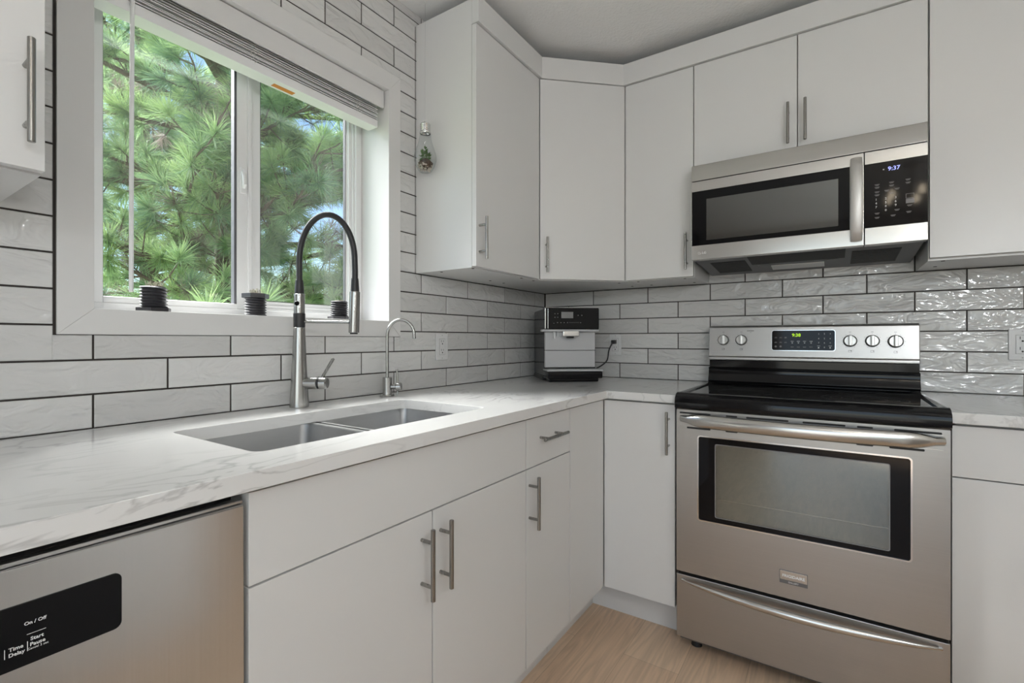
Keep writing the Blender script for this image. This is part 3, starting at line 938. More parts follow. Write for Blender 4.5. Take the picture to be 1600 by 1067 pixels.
def ring(mb, cx, cy, R, wd=0.0016, n=56, z=0.9200):
    vs, fs = [], []
    for k in range(n):
        t = 2 * PI * k / n
        for rr in (R, R + wd):
            for zz in (z, z + 0.00012):
                vs.append((cx + rr * math.cos(t), cy + rr * math.sin(t), zz))
    for k in range(n):
        a, b = 4 * k, 4 * ((k + 1) % n)
        fs += [(a + 1, a + 3, b + 3, b + 1), (a, b, b + 2, a + 2), (a, a + 1, b + 1, b), (a + 2, b + 2, b + 3, a + 3)]
    mb.add(vs, fs)
for cx, cy, Rs in ((1.095, -0.47, (0.105, 0.075)), (1.095, -0.235, (0.078,)), (1.462, -0.47, (0.115, 0.09, 0.06)), (1.462, -0.235, (0.078,)), (1.278, -0.20, (0.05,))):
    mb = MB()
    for R in Rs:
        ring(mb, cx, cy, R)
    mb.build('burner_ring', 'burner_print', r)
# black riser and steel backguard
mb = MB()
riser = [(-0.103, 0.9215), (-0.107, 0.930), (-0.1035, 0.940), (-0.096, 0.955), (-0.093, 0.975), (-0.096, 0.986), (-0.088, 0.990), (-0.060, 0.990), (-0.060, 0.9215)]
mb.prism(riser, 0.9090, 1.6475, 'x', 0.0015)
mb.box(0.9110, 1.6460, -0.080, -0.050, 0.989, 1.022)
mb.build('riser', 'black_enamel', r)
BYF = -0.094
mb = MB()
# the panel leans back a little
lean = 0.012
bgp = [(BYF, 1.022), (BYF + 0.001, 1.0365), (BYF + 0.003, 1.0380), (BYF + lean, 1.163), (BYF + lean + 0.004, 1.171), (BYF + lean + 0.014, 1.1745), (-0.016, 1.1745), (-0.016, 1.020), (BYF + 0.006, 1.020)]
mb.prism(bgp, 0.9085, 1.6470, 'x', 0.004, 0, 2)
bgd = mb.build('backguard', 'steel_h', r)
def bgy(z):
    return BYF + 0.003 + (z - 1.038) / (1.163 - 1.038) * (lean - 0.003)
up = Vector((0, bgy(1.16) - bgy(1.04), 0.12)).normalized()
nb = Vector((0, -up.z, up.y))
MB().box(0.9095, 1.6460, BYF + 0.0018, BYF + 0.0026, 1.0372, 1.0388).build('seam', 'slot_dark', bgd)
# display, built flat then leaned with the panel
Mlean = Matrix.Translation((0, bgy(1.109), 1.109)) @ Matrix(((1, 0, 0, 0), (0, up.y * 0 + up.z, up.y, 0), (0, -up.y, up.z, 0), (0, 0, 0, 1)))
mb = MB(Mlean)
mb.rrect(1.1600, 1.3870, -0.0435, 0.0435, 0.010, -0.0010, 0.002, 'y')
mb.build('display_bezel', 'chrome', bgd)
mb = MB(Mlean)
mb.rrect(1.1622, 1.3848, -0.0414, 0.0414, 0.0085, -0.0020, 0.0015, 'y')
disp = mb.build('display', 'black_panel', r)
XD, YD = (1, 0, 0), (0, 0, 1)
mb = MB(Mlean)
mb.text('9:38', 0.0185, (1.2515, -0.0022, 0.0215), XD, YD, depth=0.0001, bold=0.0002)
mb.build('clock', 'led_green', disp)
mb = MB(Mlean)
for a, x in enumerate((1.3300, 1.3495, 1.3690)):
    for b_, z in enumerate((0.0265, 0.0075, -0.0105)):
        mb.text(str(1 + a + 3 * b_), 0.0085, (x, -0.0022, z), XD, YD, depth=0.0001)
mb.text('0', 0.0085, (1.3495, -0.0022, -0.0285), XD, YD, depth=0.0001)
for x in (1.3300, 1.3690):
    mb.cyl((x, -0.0023, -0.0300), (x, -0.0019, -0.0300), 0.0028, seg=12)
    mb.box(x - 0.0055, x + 0.0055, -0.0023, -0.0019, -0.0235, -0.0220)
for x in (1.2370, 1.2590, 1.2810, 1.3035):
    mb.prism([(x - 0.0035, -0.0090), (x + 0.0035, -0.0090), (x, -0.0135)], -0.0023, -0.0019, 'y')
    mb.box(x - 0.0055, x + 0.0055, -0.0023, -0.0019, -0.0045, -0.0028)
mb.build('key_lettering', 'ink_white', disp)
mb = MB(Mlean)
for x in (1.1765, 1.1945, 1.2130):
    for z in (0.0130, -0.0070):
        mb.box(x - 0.0050, x + 0.0050, -0.0023, -0.0019, z - 0.0032, z - 0.0016)
        mb.box(x - 0.0034, x + 0.0034, -0.0023, -0.0019, z, z + 0.0012)
for x in (1.1765, 1.1945):
    mb.cyl((x, -0.0023, -0.0255), (x, -0.0019, -0.0255), 0.0042, seg=12)
for x in (1.2370, 1.2590, 1.2810, 1.3035):
    mb.box(x - 0.0055, x + 0.0055, -0.0023, -0.0019, -0.0290, -0.0262)
mb.build('faint_lettering', 'ink_grey', disp)
for kx, kz, R in ((0.9697, 1.1105, 0.0215), (1.0429, 1.1105, 0.0215), (1.4345, 1.1070, 0.0215), (1.5050, 1.1070, 0.0215), (1.5755, 1.1055, 0.0225)):
    Mk = Matrix.Translation((kx, bgy(kz), kz)) @ Matrix(((1, 0, 0, 0), (0, up.z, up.y, 0), (0, -up.y, up.z, 0), (0, 0, 0, 1)))
    mb = MB(Mk)
    mb.cyl((0, 0.002, 0), (0, -0.0035, 0), R + 0.0020, seg=32, bev=0.0008, mi=1)
    mb.cyl((0, -0.003, 0), (0, -0.014, 0), R, R * 0.93, seg=32, bev=0.0015)
    mb.box(-0.0055, 0.0055, -0.028, -0.012, -R * 0.93, R * 0.93, 0.0022)
    kn = mb.build('knob', ['knob_metal', 'slot_dark'], r)
    mb = MB(Mk)
    for k in range(11):
        t = math.radians(-60 + 30 * k)
        mb.box(math.cos(t) * (R + 0.0065) - 0.0008, math.cos(t) * (R + 0.0065) + 0.0008, -0.0006, 0.0004, math.sin(t) * (R + 0.0065) - 0.0008, math.sin(t) * (R + 0.0065) + 0.0008)
    mb.frame(-0.0055, 0.0055, -0.0445, -0.0365, 0.0008, -0.0006, 0.0004, 'y')
    mb.box(0.0015, 0.0040, -0.0006, 0.0004, -0.0408, -0.0383)
    mb.box(-0.004, 0.004, -0.0006, 0.0004, 0.0345, 0.0358)
    mb.build('dial_markings', 'ink_dark', bgd)
MB(Mlean).box(1.0650, 1.0930, -0.0006, 0.0004, 0.0405, 0.0428).box(1.0765, 1.0825, -0.0006, 0.0004, 0.0345, 0.0355).build('printed_lettering', 'ink_dark', bgd)

# oven door: steel skin with window opening, vents
WX0, WX1, WZ0, WZ1 = 0.9885, 1.5605, 0.4875, 0.7770
def ring_prism(mb, o, i, a, b, bevel=0.0, mi=0):
    """rectangular ring in x,z between y=a (front) and y=b"""
    mb.frame(o[0], o[1], o[2], o[3], (i[0] - o[0], o[1] - i[1], i[2] - o[2], o[3] - i[3]), a, b, 'y', mi, bevel)
def rring(mb, o, i, ro, ri, a, b, n=6, mi=0):
    """ring with rounded corners in x,z; a = front y, b = back y"""
    def loop(q, r, y):
        u0, u1, v0, v1 = q
        out = []
        for cx, cy, st in ((u1 - r, v1 - r, 0), (u0 + r, v1 - r, 1), (u0 + r, v0 + r, 2), (u1 - r, v0 + r, 3)):
            for k in range(n + 1):
                t = (st + k / n) * PI / 2
                out.append((cx + r * math.cos(t), y, cy + r * math.sin(t)))
        return out
    R = [loop(o, ro, b), loop(o, ro, a), loop(i, ri, a), loop(i, ri, b)]
    m = len(R[0])
    fs = []
    for j in range(4):
        for k in range(m):
            fs.append((j * m + k, j * m + (k + 1) % m, ((j + 1) % 4) * m + (k + 1) % m, ((j + 1) % 4) * m + k))
    mb.add([p for L_ in R for p in L_], fs, mi)
mb = MB()
rring(mb, (X0, X1, 0.2935, 0.8655), (WX0, WX1, WZ0, WZ1), 0.003, 0.010, DYF, -0.613)
door = mb.build('oven_door', 'steel_h', r, weighted=False)
mb = MB()
rring(mb, (WX0 - 0.0035, WX1 + 0.0035, WZ0 - 0.0035, WZ1 + 0.0035), (WX0 + 0.001, WX1 - 0.001, WZ0 + 0.001, WZ1 - 0.001), 0.011, 0.007, DYF - 0.0020, DYF + 0.006)
mb.build('window_frame', 'chrome', door, weighted=False)
IX0, IX1, IZ0, IZ1 = 1.0440, 1.5120, 0.5060, 0.7530
mb = MB()
ring_prism(mb, (WX0 + 0.001, WX1 - 0.001, WZ0 + 0.001, WZ1 - 0.001), (IX0, IX1, IZ0, IZ1), DYF + 0.002, DYF + 0.006)
mb.build('glass_border', 'black_gloss', door)
mb = MB()
rring(mb, (IX0 - 0.0025, IX1 + 0.0025, IZ0 - 0.0025, IZ1 + 0.0025), (IX0, IX1, IZ0, IZ1), 0.006, 0.005, DYF + 0.0014, DYF + 0.006)
mb.build('inner_frame', 'ink_grey', door, weighted=False)
MB().box(IX0, IX1, DYF + 0.0030, DYF + 0.0050, IZ0, IZ1).build('window_glass', 'oven_glass', door)
mb = MB()   # oven lining seen through the glass
cy0, cy1 = DYF + 0.0425, -0.25
mb.box(1.00, 1.55, -0.612 - 0.0015, -0.6125, 0.48, 0.80)
lin = mb.build('oven_lining', 'oven_enamel', door)
mb = MB()
for k in range(12):
    x = 1.055 + k * 0.0405
    mb.cyl((x, DYF + 0.014, 0.5665), (x, DYF + 0.038, 0.5665), 0.0016, seg=8)
mb.cyl((1.046, DYF + 0.014, 0.5650), (1.510, DYF + 0.014, 0.5650), 0.0020, seg=8)
mb.build('rack', 'chrome', door)
mb = MB()
for a, b in ((0.925, 1.028), (1.077, 1.112), (1.139, 1.2605), (1.2987, 1.4086), (1.4367, 1.4746), (1.523, 1.6264)):
    mb.rrect(a, b, 0.8515, 0.8575, 0.0025, DYF - 0.0006, DYF + 0.002, 'y')
for a, b in ((0.9500, 1.0280), (1.0760, 1.1130), (1.4350, 1.4750), (1.5120, 1.5900)):
    mb.rrect(a, b, 0.8005, 0.8070, 0.0025, DYF - 0.0006, DYF + 0.002, 'y')
mb.build('vent_slots', 'slot_dark', door)
mb = MB()
for z in (0.8492, 0.8085):
    mb.box(0.9245, 1.6285, DYF - 0.0010, DYF + 0.001, z, z + 0.0012)
mb.build('vent_lip', 'steel_smooth', door)
mb = MB()
P_, sx_, sy_ = [], [], []
N_ = 36
for k in range(N_ + 1):
    t = k / N_
    s = math.sin(PI * t)
    e_ = min(1, math.sin(PI * t) * 3.4) ** 0.6 if 0 < t < 1 else 0.0
    P_.append((0.9300 + t * 0.7000, DYF - 0.006 - 0.044 * (s ** 0.55), 0.8345 - 0.0015 * s))
    sx_.append(max(0.50, e_) * 0.0225); sy_.append(max(0.55, e_) * 0.0125)
mb.tube(P_, 1.0, 18, 0, sx_, sy_, up=(0, 0, 1))
mb.box(0.9290, 0.9440, DYF - 0.007, DYF + 0.001, 0.8270, 0.8420, 0.003); mb.box(1.6160, 1.6310, DYF - 0.007, DYF + 0.001, 0.8270, 0.8420, 0.003)
mb.build('handle', 'steel_smooth', door)
mb = MB()
mb.box(1.2355, 1.3125, DYF - 0.0022, DYF + 0.001, 0.3400, 0.3815, 0.0008)
bd = mb.build('badge', 'dark_metal', door)
mb = MB()
mb.box(1.2370, 1.3110, DYF - 0.0028, DYF - 0.0018, 0.3520, 0.3802, 0.0004)
mb.build('badge_face', 'steel_smooth', bd)
mb = MB()
mb.text('FRIGIDAIRE', 0.0122, (1.2740, DYF - 0.0031, 0.3648), XD, YD, depth=0.0003, bold=0.0002)
mb.text('GALLERY', 0.0070, (1.2740, DYF - 0.0025, 0.3460), XD, YD, depth=0.0003)
mb.build('badge_lettering', 'ink_white', bd)
drw = MB().box(X0, X1, DYF, -0.6135, 0.0610, 0.2825, 0.003).build('drawer', 'steel_h', r)
mb = MB()
P_, sx_, sy_ = [], [], []
for k in range(N_ + 1):
    t = k / N_
    s = math.sin(PI * t)
    P_.append((0.9330 + t * 0.6940, DYF - 0.004 - 0.030 * (s ** 0.6), 0.2660 - 0.0105 * s))
    sx_.append(max(0.22, s ** 0.5) * 0.0130); sy_.append(max(0.3, s ** 0.5) * 0.0095)
mb.tube(P_, 1.0, 16, 0, sx_, sy_, up=(0, 0, 1))
mb.box(0.9320, 0.9420, DYF - 0.006, DYF + 0.001, 0.2610, 0.2700, 0.002); mb.box(1.6180, 1.6280, DYF - 0.006, DYF + 0.001, 0.2610, 0.2700, 0.002)
mb.build('handle', 'steel_smooth', drw)

# ------------------------------------------------------------------ microwave
r = thing('microwave', 'stainless over-the-range microwave with a black control panel above the stove', 'microwave', (1.267, -0.2, 1.41))
MX0, MX1, MYF = 0.9045, 1.6295, -0.400
ZB, ZT, ZS = 1.4305, 1.8045, 1.7432
MB().prism([(-0.360, ZB + 0.004), (-0.360, 1.820), (-0.004, 1.820), (-0.004, 1.4110), (-0.03, 1.4105)], MX0 + 0.002, MX1 - 0.002, 'x', 0.002).build('body', 'dark_metal', r)
mb = MB()
mb.prism([(MYF - 0.0005, ZS + 0.0012), (-0.362, ZS + 0.0012), (-0.362, ZT + 0.012), (MYF + 0.012, ZT + 0.006), (MYF + 0.007, ZT), ], MX0, MX1, 'x', 0.0015)
mb.build('vent_trim', 'steel_smooth', r)
GX1 = 1.4645
GZ0, GZ1 = 1.4870, 1.7020
door = MB()
door.box(MX0, GX1, MYF, -0.362, ZB, GZ0, 0.002).box(MX0, GX1, MYF, -0.362, GZ1, ZS - 0.0012, 0.002).box(1.4255, GX1, MYF, -0.362, GZ0, GZ1, 0.001)
door.box(MX0, 0.9070, MYF, -0.362, GZ0, GZ1, 0.0006)
door = door.build('door', 'steel_smooth', r)
mb = MB()
ring_prism(mb, (0.9072, 1.4253, GZ0 + 0.0002, GZ1 - 0.0002), (0.9620, 1.3930, 1.5050, 1.6680), MYF + 0.0006, MYF + 0.012)
mb.build('glass_border', 'black_gloss', door)
MB().box(0.9620, 1.3930, MYF + 0.0010, MYF + 0.0040, 1.5050, 1.6680).build('window_glass', 'micro_glass', door)
MB().box(0.9600, 1.3950, MYF + 0.0140, MYF + 0.0160, 1.5000, 1.6700).build('window_screen', 'dark_metal', door)
mb = MB()
P_ = []
for k in range(21):
    t = k / 20
    P_.append((1.4435, MYF - 0.010 - 0.032 * math.sin(PI * t) ** 0.7, 1.4480 + t * 0.2760))
mb.tube(P_, 1.0, 16, 0, 0.0165, 0.0055, up=(1, 0, 0))
mb.box(1.4285, 1.4585, MYF - 0.014, MYF + 0.001, 1.4460, 1.4640, 0.004); mb.box(1.4285, 1.4585, MYF - 0.014, MYF + 0.001, 1.7080, 1.7260, 0.004)
mb.build('handle', 'steel_satin', door)
mb = MB()
mb.lathe([(0.0, 0), (0.0063, 0), (0.0063, 0.0006), (0.0, 0.0006)], (0, 0, 0), 20)
lg = MB()
def ring_xz(mb, cx, cz, R0, R1, a0, a1, y0, y1, n=20):
    poly = [(cx + R1 * math.cos(a0 + (a1 - a0) * k / n), cz + R1 * math.sin(a0 + (a1 - a0) * k / n)) for k in range(n + 1)]
    poly += [(cx + R0 * math.cos(a1 - (a1 - a0) * k / n), cz + R0 * math.sin(a1 - (a1 - a0) * k / n)) for k in range(n + 1)]
    mb.prism(poly, y0, y1, 'y')
ring_xz(lg, 0.9365, 1.4560, 0.0050, 0.0062, math.radians(80), math.radians(360), MYF - 0.0003, MYF + 0.0005)
lg.box(0.9358, 0.9368, MYF - 0.0003, MYF + 0.0005, 1.4535, 1.4590).box(0.9365, 0.9420, MYF - 0.0003, MYF + 0.0005, 1.4553, 1.4563)
lg.text('LG', 0.0130, (0.9540, MYF - 0.0002, 1.4560), XD, YD, depth=0.0002, bold=0.0002)
lg.build('logo', 'ink_white', door)
pan = MB()
pan.box(GX1 + 0.0016, MX1, MYF, -0.362, ZB, ZS - 0.0012, 0.002)
pan = pan.build('control_panel', 'steel_smooth', r)
gp = MB().box(GX1 + 0.0016, MX1, MYF - 0.0008, -0.390, GZ0 - 0.0006, GZ1 - 0.0014, 0.0005).build('panel_glass', 'black_panel', pan)
py = MYF - 0.0010
mb = MB()
mb.text('9:37', 0.0185, (1.5440, py, 1.6745), XD, YD, depth=0.0001, bold=0.0002)
mb.build('clock', 'led_blue', gp)
mb = MB()
mb.box(1.5150, 1.5190, py - 0.0001, py + 0.0004, 1.6735, 1.6765)
for a, x in enumerate((1.4975, 1.5230, 1.5485)):
    for b_, z in enumerate((1.5780, 1.5655, 1.5530)):
        mb.text(str(1 + a + 3 * b_), 0.0100, (x, py, z), XD, YD, depth=0.0001)
mb.text('0', 0.0100, (1.5230, py, 1.5400), XD, YD, depth=0.0001)
mb.build('key_lettering', 'ink_white', gp)
mb = MB()
for x, z in ((1.5000, 1.6280), (1.5000, 1.6190), (1.5000, 1.6040), (1.5000, 1.5940), (1.5000, 1.5330), (1.5000, 1.5190), (1.5380, 1.6300), (1.5380, 1.6200), (1.5520, 1.6070), (1.5260, 1.6050), (1.5380, 1.5950), (1.5420, 1.5210), (1.5520, 1.5380), (1.5800, 1.6320), (1.5800, 1.6220), (1.5840, 1.5480), (1.5820, 1.5270)):
    mb.box(x - 0.0065, x + 0.0065, py - 0.0001, py + 0.0003, z - 0.0008, z + 0.0008)
    mb.box(x - 0.0045, x + 0.0045, py - 0.0001, py + 0.0003, z - 0.0038, z - 0.0024)
mb.frame(1.5745, 1.5955, 1.5700, 1.5850, 0.001, py - 0.0001, py + 0.0003, 'y')
mb.box(1.5745, 1.5955, py - 0.0001, py + 0.0003, 1.5540, 1.5680)
mb.build('faint_lettering', 'ink_grey', gp)
# underside: slopes down to the back
def zb(y):
    return 1.4345 + (y + 0.360) / (0.360 - 0.03) * (1.4105 - 1.4345) - 0.0012
def under(mb, x0, x1, y0, y1, th=0.004, dz=0.0):
    mb.add([(x0, y0, zb(y0) - dz), (x1, y0, zb(y0) - dz), (x1, y1, zb(y1) - dz), (x0, y1, zb(y1) - dz),
            (x0, y0, zb(y0) + th - dz), (x1, y0, zb(y0) + th - dz), (x1, y1, zb(y1) + th - dz), (x0, y1, zb(y1) + th - dz)],
           [(0, 1, 2, 3), (4, 7, 6, 5), (0, 4, 5, 1), (1, 5, 6, 2), (2, 6, 7, 3), (3, 7, 4, 0)])
for x0, x1 in ((0.955, 1.085), (1.435, 1.575)):
    mb = MB(); under(mb, x0, x1, -0.29, -0.075, dz=0.0006)
    gf = mb.build('grease_filter', 'slot_dark', r)
    mb = MB()
    for k in range(9):
        under(mb, x0 + 0.003, x1 - 0.003, -0.283 + k * 0.023, -0.280 + k * 0.023, dz=0.0018)
    mb.build('filter_mesh', 'black_plastic', gf)
mb = MB(); under(mb, 1.10, 1.415, -0.345, -0.20, dz=0.0006)
mb.build('air_grille', 'slot_dark', r)
mb = MB(); under(mb, 1.165, 1.35, -0.155, -0.075, dz=0.0022)
mb.build('lamp_cover', 'plate_white', r)
for x0, x1 in ((1.12, 1.165), (1.35, 1.395)):
    mb = MB(); under(mb, x0, x1, -0.19, -0.07, dz=0.0030)
    mb.build('lamp_bracket', 'dark_metal', r)

# ------------------------------------------------------------------ coffee machine
CA = math.radians(41)
cloc = Vector((0.2390, -0.4180, CT))
r = thing('coffee_machine', 'black and silver bean-to-cup coffee machine standing in the worktop corner', 'coffee machine', cloc, CA)
Mc = WORLD[r.name]
CWd, CD, CH = 0.262, 0.300, 0.352
mb = MB(Mc)
mb.box(0.003, CWd - 0.003, 0.030, CD, 0.020, CH - 0.004, 0.006)
mb.build('housing', 'coffee_side', r)
MB(Mc).box(0.0, CWd - 0.004, 0.052, CD - 0.008, 0.0004, 0.022, 0.004).build('base', 'black_plastic', r)
mb = MB(Mc)
mb.box(0.004, CWd - 0.012, 0.010, 0.034, 0.066, 0.146, 0.002)
mb.box(0.004, CWd - 0.012, 0.010, 0.034, 0.148, 0.236, 0.002)
mb.build('front_panel', 'coffee_front', r)
mb = MB(Mc)
mb.box(0.001, CWd + 0.002, -0.012, 0.040, 0.247, CH - 0.002, 0.005)
cp = mb.build('control_head', 'black_gloss', r)
MB(Mc).box(0.001, CWd + 0.002, -0.010, 0.060, CH - 0.0025, CH, 0.001).box(-0.0012, 0.0035, -0.0128, -0.006, 0.250, CH - 0.006, 0.001).box(0.0125, 0.0150, -0.0128, -0.006, 0.250, CH - 0.006, 0.001).build('head_trim', 'chrome', cp)
MB(Mc).box(0.078, 0.136, -0.0128, -0.0100, 0.300, 0.330, 0.001).build('screen', 'lcd_grey', cp)
mb = MB(Mc)
for x, z in ((0.047, 0.321), (0.061, 0.321), (0.047, 0.304), (0.061, 0.304), (0.042, 0.276), (0.060, 0.279), (0.076, 0.279), (0.092, 0.279), (0.108, 0.279), (0.160, 0.314), (0.178, 0.314), (0.172, 0.279)):
    mb.cyl((x, -0.0126, z), (x, -0.0115, z), 0.0022, seg=10)
mb.box(0.115, 0.165, -0.0124, -0.0115, 0.2788, 0.2796)
mb.build('touch_keys', 'ink_grey', cp)
MB(Mc).box(-0.016, CWd + 0.0, -0.018, 0.030, 0.236, 0.247, 0.004).build('head_ledge', 'coffee_front', r)
mb = MB(Mc)
mb.box(0.082, 0.160, -0.034, 0.020, 0.2135, 0.240, 0.004)
sp = mb.build('coffee_spout', 'chrome', r)
MB(Mc).cyl((0.121, -0.012, 0.206), (0.121, -0.012, 0.215), 0.017, 0.021, 20).build('spout_outlet', 'black_plastic', sp)
MB(Mc).cyl((0.046, -0.006, 0.203), (0.046, -0.006, 0.240), 0.0048, 0.0062, 14).cyl((0.062, -0.002, 0.215), (0.062, -0.002, 0.240), 0.0036, seg=12).build('milk_pipe', 'plate_white', r)
mb = MB(Mc)
mb.box(-0.001, CWd + 0.004, -0.062, 0.036, 0.016, 0.050, 0.007)
mb.box(0.010, CWd - 0.014, -0.052, 0.060, 0.0006, 0.018, 0.004)
tr = mb.build('drip_tray', 'black_gloss', r)
MB(Mc).box(-0.002, CWd + 0.004, -0.064, 0.036, 0.0505, 0.0585, 0.003).build('drip_grid', 'coffee_front', tr)
# mains cord to the wall outlet
pth = []
c_a = Mc @ Vector((CWd - 0.002, 0.13, 0.062))
ctrl = [c_a, c_a + Vector((0.030, 0.0, -0.010)), Vector((0.400, -0.055, 1.000)), Vector((0.409, -0.045, 1.055)), Vector((0.4245, -0.034, 1.0985))]
for i in range(len(ctrl) - 1):
    p0, p1, p2, p3 = ctrl[max(i - 1, 0)], ctrl[i], ctrl[i + 1], ctrl[min(i + 2, len(ctrl) - 1)]
    for k in range(8):
        t = k / 8
        pth.append(0.5 * ((2 * p1) + (p2 - p0) * t + (2 * p0 - 5 * p1 + 4 * p2 - p3) * t * t + (3 * p1 - p0 - 3 * p2 + p3) * t ** 3))
pth.append(ctrl[-1])
cd = MB().tube(pth, 0.0034, 10).build('power_cord', 'rubber', r)
MB().box(0.4160, 0.4380, -0.036, -0.0072, 1.0905, 1.1105, 0.004).build('plug', 'rubber', cd)

# ------------------------------------------------------------------ outlets
def outlet(label, wall, u0, u1, z0, z1, gangs=1):
    cu = (u0 + u1) / 2
    if wall == 'left':
        M = Matrix(((0, -1, 0, 0), (1, 0, 0, 0), (0, 0, 1, 0), (0, 0, 0, 1)))   # local x along y, local -y out of the wall (+x)
        loc = (0.0006, cu, z0)
    else:
        M = Matrix.Identity(4)
        loc = (cu, -0.0006, z0)
    r = thing('wall_outlet', label, 'outlet', loc, PI / 2 if wall == 'left' else 0)
    Mo = WORLD[r.name]
    hw, h = (u1 - u0) / 2, z1 - z0
    MB(Mo).box(-hw, hw, -0.0062, 0.0, 0, h, 0.002).build('cover_plate', 'plate_white', r)
    for g_ in range(gangs):
        cx = (g_ - (gangs - 1) / 2) * 0.046
        rec = MB(Mo).box(cx - 0.0165, cx + 0.0165, -0.0074, -0.004, h / 2 - 0.033, h / 2 + 0.033, 0.001).build('receptacle', 'plate_white', r)
        MB(Mo).frame(cx - 0.0174, cx + 0.0174, h / 2 - 0.0339, h / 2 + 0.0339, 0.0009, -0.0065, -0.004, 'y').build('seam', 'ink_grey', rec)
        mb = MB(Mo)
        for s in (-1, 1):
            zc = h / 2 + s * 0.0185
            mb.box(cx - 0.0072, cx - 0.0052, -0.0077, -0.0070, zc, zc + 0.0095)
            mb.box(cx + 0.0052, cx + 0.0072, -0.0077, -0.0070, zc + 0.001, zc + 0.0088)
            mb.cyl((cx, -0.0077, zc - 0.0062), (cx, -0.0070, zc - 0.0062), 0.0030, seg=12)
        mb.build('slots', 'slot_dark', rec)
        for z in (0.0085, h - 0.0085):
            MB(Mo).cyl((cx, -0.0067, z), (cx, -0.0058, z), 0.0024, seg=12).build('screw', 'screw_cap', r)
    return r
outlet('white outlet on the window wall tiles, between the slim faucet and the corner', 'left', -0.9160, -0.8440, 1.0265, 1.1385)
outlet('white outlet with a black plug in it, beside the coffee machine', 'back', 0.3970, 0.4610, 1.0310, 1.1410)
outlet('wide white outlet plate on the tiles right of the stove, cut by the picture edge', 'back', 1.8975, 2.0130, 1.0405, 1.1500, 2)

# ------------------------------------------------------------------ blind
r = thing('window_blind', 'white slatted blind drawn up under its valance at the top of the window', 'blind', (-0.06, -1.6, 1.9))
BY0, BY1 = -2.021, -1.1765
MB().box(-0.024, -0.016, BY0, BY1, 1.9745, 2.0395, 0.002).build('valance', 'trim_white', r)
MB().box(-0.085, -0.026, BY0 + 0.004, BY1 - 0.004, 2.004, 2.0405, 0.002).build('headrail', 'vinyl_white', r)
mb = MB()
rr = random.Random(5)
for k in range(9):
    z = 1.9335 + k * 0.0075
    dx = rr.uniform(-0.003, 0.003)
    dz = rr.uniform(-0.0007, 0.0007)
    e_ = rr.uniform(0, 0.004)
    mb.prism([(-0.0885 + dx, z + dz), (-0.064 + dx, z + 0.0017 + dz), (-0.0385 + dx, z + dz), (-0.0385 + dx, z + 0.0021 + dz), (-0.064 + dx, z + 0.0040 + dz), (-0.0885 + dx, z + 0.0021 + dz)], BY0 + 0.006 + e_, BY1 - 0.009 - e_ - 0.0, 'y')
mb.build('slats', 'vinyl_white', r)
br_ = MB().box(-0.0920, -0.0380, BY0 + 0.006, BY1 - 0.010, 1.9040, 1.9315, 0.003).build('bottom_rail', 'vinyl_white', r)
st = MB().box(-0.0790, -0.0600, -1.575, -1.505, 1.9032, 1.9039).build('warning_sticker', 'sticker_orange', br_)
st['label'] = 'orange warning sticker'
for y in (-1.965, -1.655, -1.285):
    mb = MB()
    pts = []
    for k in range(16):
        pts.append((-0.0365 + 0.003 * math.sin(k * 2.1 + y * 9), y + 0.005 * math.sin(k * 1.3 + y * 5), 1.926 + k * 0.0046))
    mb.tube(pts, 0.0009, 6)
    pts = [(p[0] + 0.001, p[1] + 0.012 + 0.003 * math.sin(i), p[2]) for i, p in enumerate(pts)]
    mb.tube(pts, 0.0009, 6)
    mb.build('ladder_cord', 'cord_white', r)
MB().tube([(-0.030, -1.9455, 1.999), (-0.034, -1.9458, 1.90), (-0.038, -1.9461, 1.60), (-0.040, -1.9461, 1.2285)], 0.0047, 10).build('wand', 'vinyl_white', r)

# ------------------------------------------------------------------ bolt-shaped planters on the sill
def hexa(mb, c, R, z0, z1, rot):
    mb.prism([(c[0] + R * math.cos(rot + k * PI / 3), c[1] + R * math.sin(rot + k * PI / 3)) for k in range(6)], z0, z1, 'z', 0.0008)
def thread(mb, c, r0, z0, z1, turns, seg=28):
    """a screw thread: the ridge climbs as it goes round"""
    n = int((z1 - z0) / 0.0007)
    vs, fs = [], []
    for i in range(n + 1):
        z = z0 + (z1 - z0) * i / n
        for k in range(seg):
            t = 2 * PI * k / seg
            ph = ((z - z0) / (z1 - z0) * turns + k / seg) % 1
            rr_ = r0 - 0.0042 * (0.5 + 0.5 * math.cos(2 * PI * ph))
            vs.append((c[0] + rr_ * math.cos(t), c[1] + rr_ * math.sin(t), z))
    for i in range(n):
        for k in range(seg):
            a, b = i * seg + k, i * seg + (k + 1) % seg
            fs.append((a, b, b + seg, a + seg))
    fs.append(tuple(range(seg))[::-1]); fs.append(tuple(n * seg + k for k in range(seg)))
    mb.add(vs, fs)
def sprigs(mb, c, z, n, length, spread, seed, curl=0.5):
    g_ = random.Random(seed)
    for k in range(n):
        a = g_.uniform(0, 2 * PI); d_ = g_.uniform(0, spread)
        L = length * g_.uniform(0.5, 1.1); out = g_.uniform(0.1, curl)
        pts = [(c[0] + d_ * math.cos(a) + out * L * t * t * math.cos(a + t), c[1] + d_ * math.sin(a) + out * L * t * t * math.sin(a + t), z + L * (t - curl * 0.7 * t * t)) for t in (0, 0.3, 0.6, 0.85, 1.0)]
        mb.tube(pts, [0.0008, 0.0009, 0.0008, 0.0006, 0.0003], 5)
SZ = OZ0
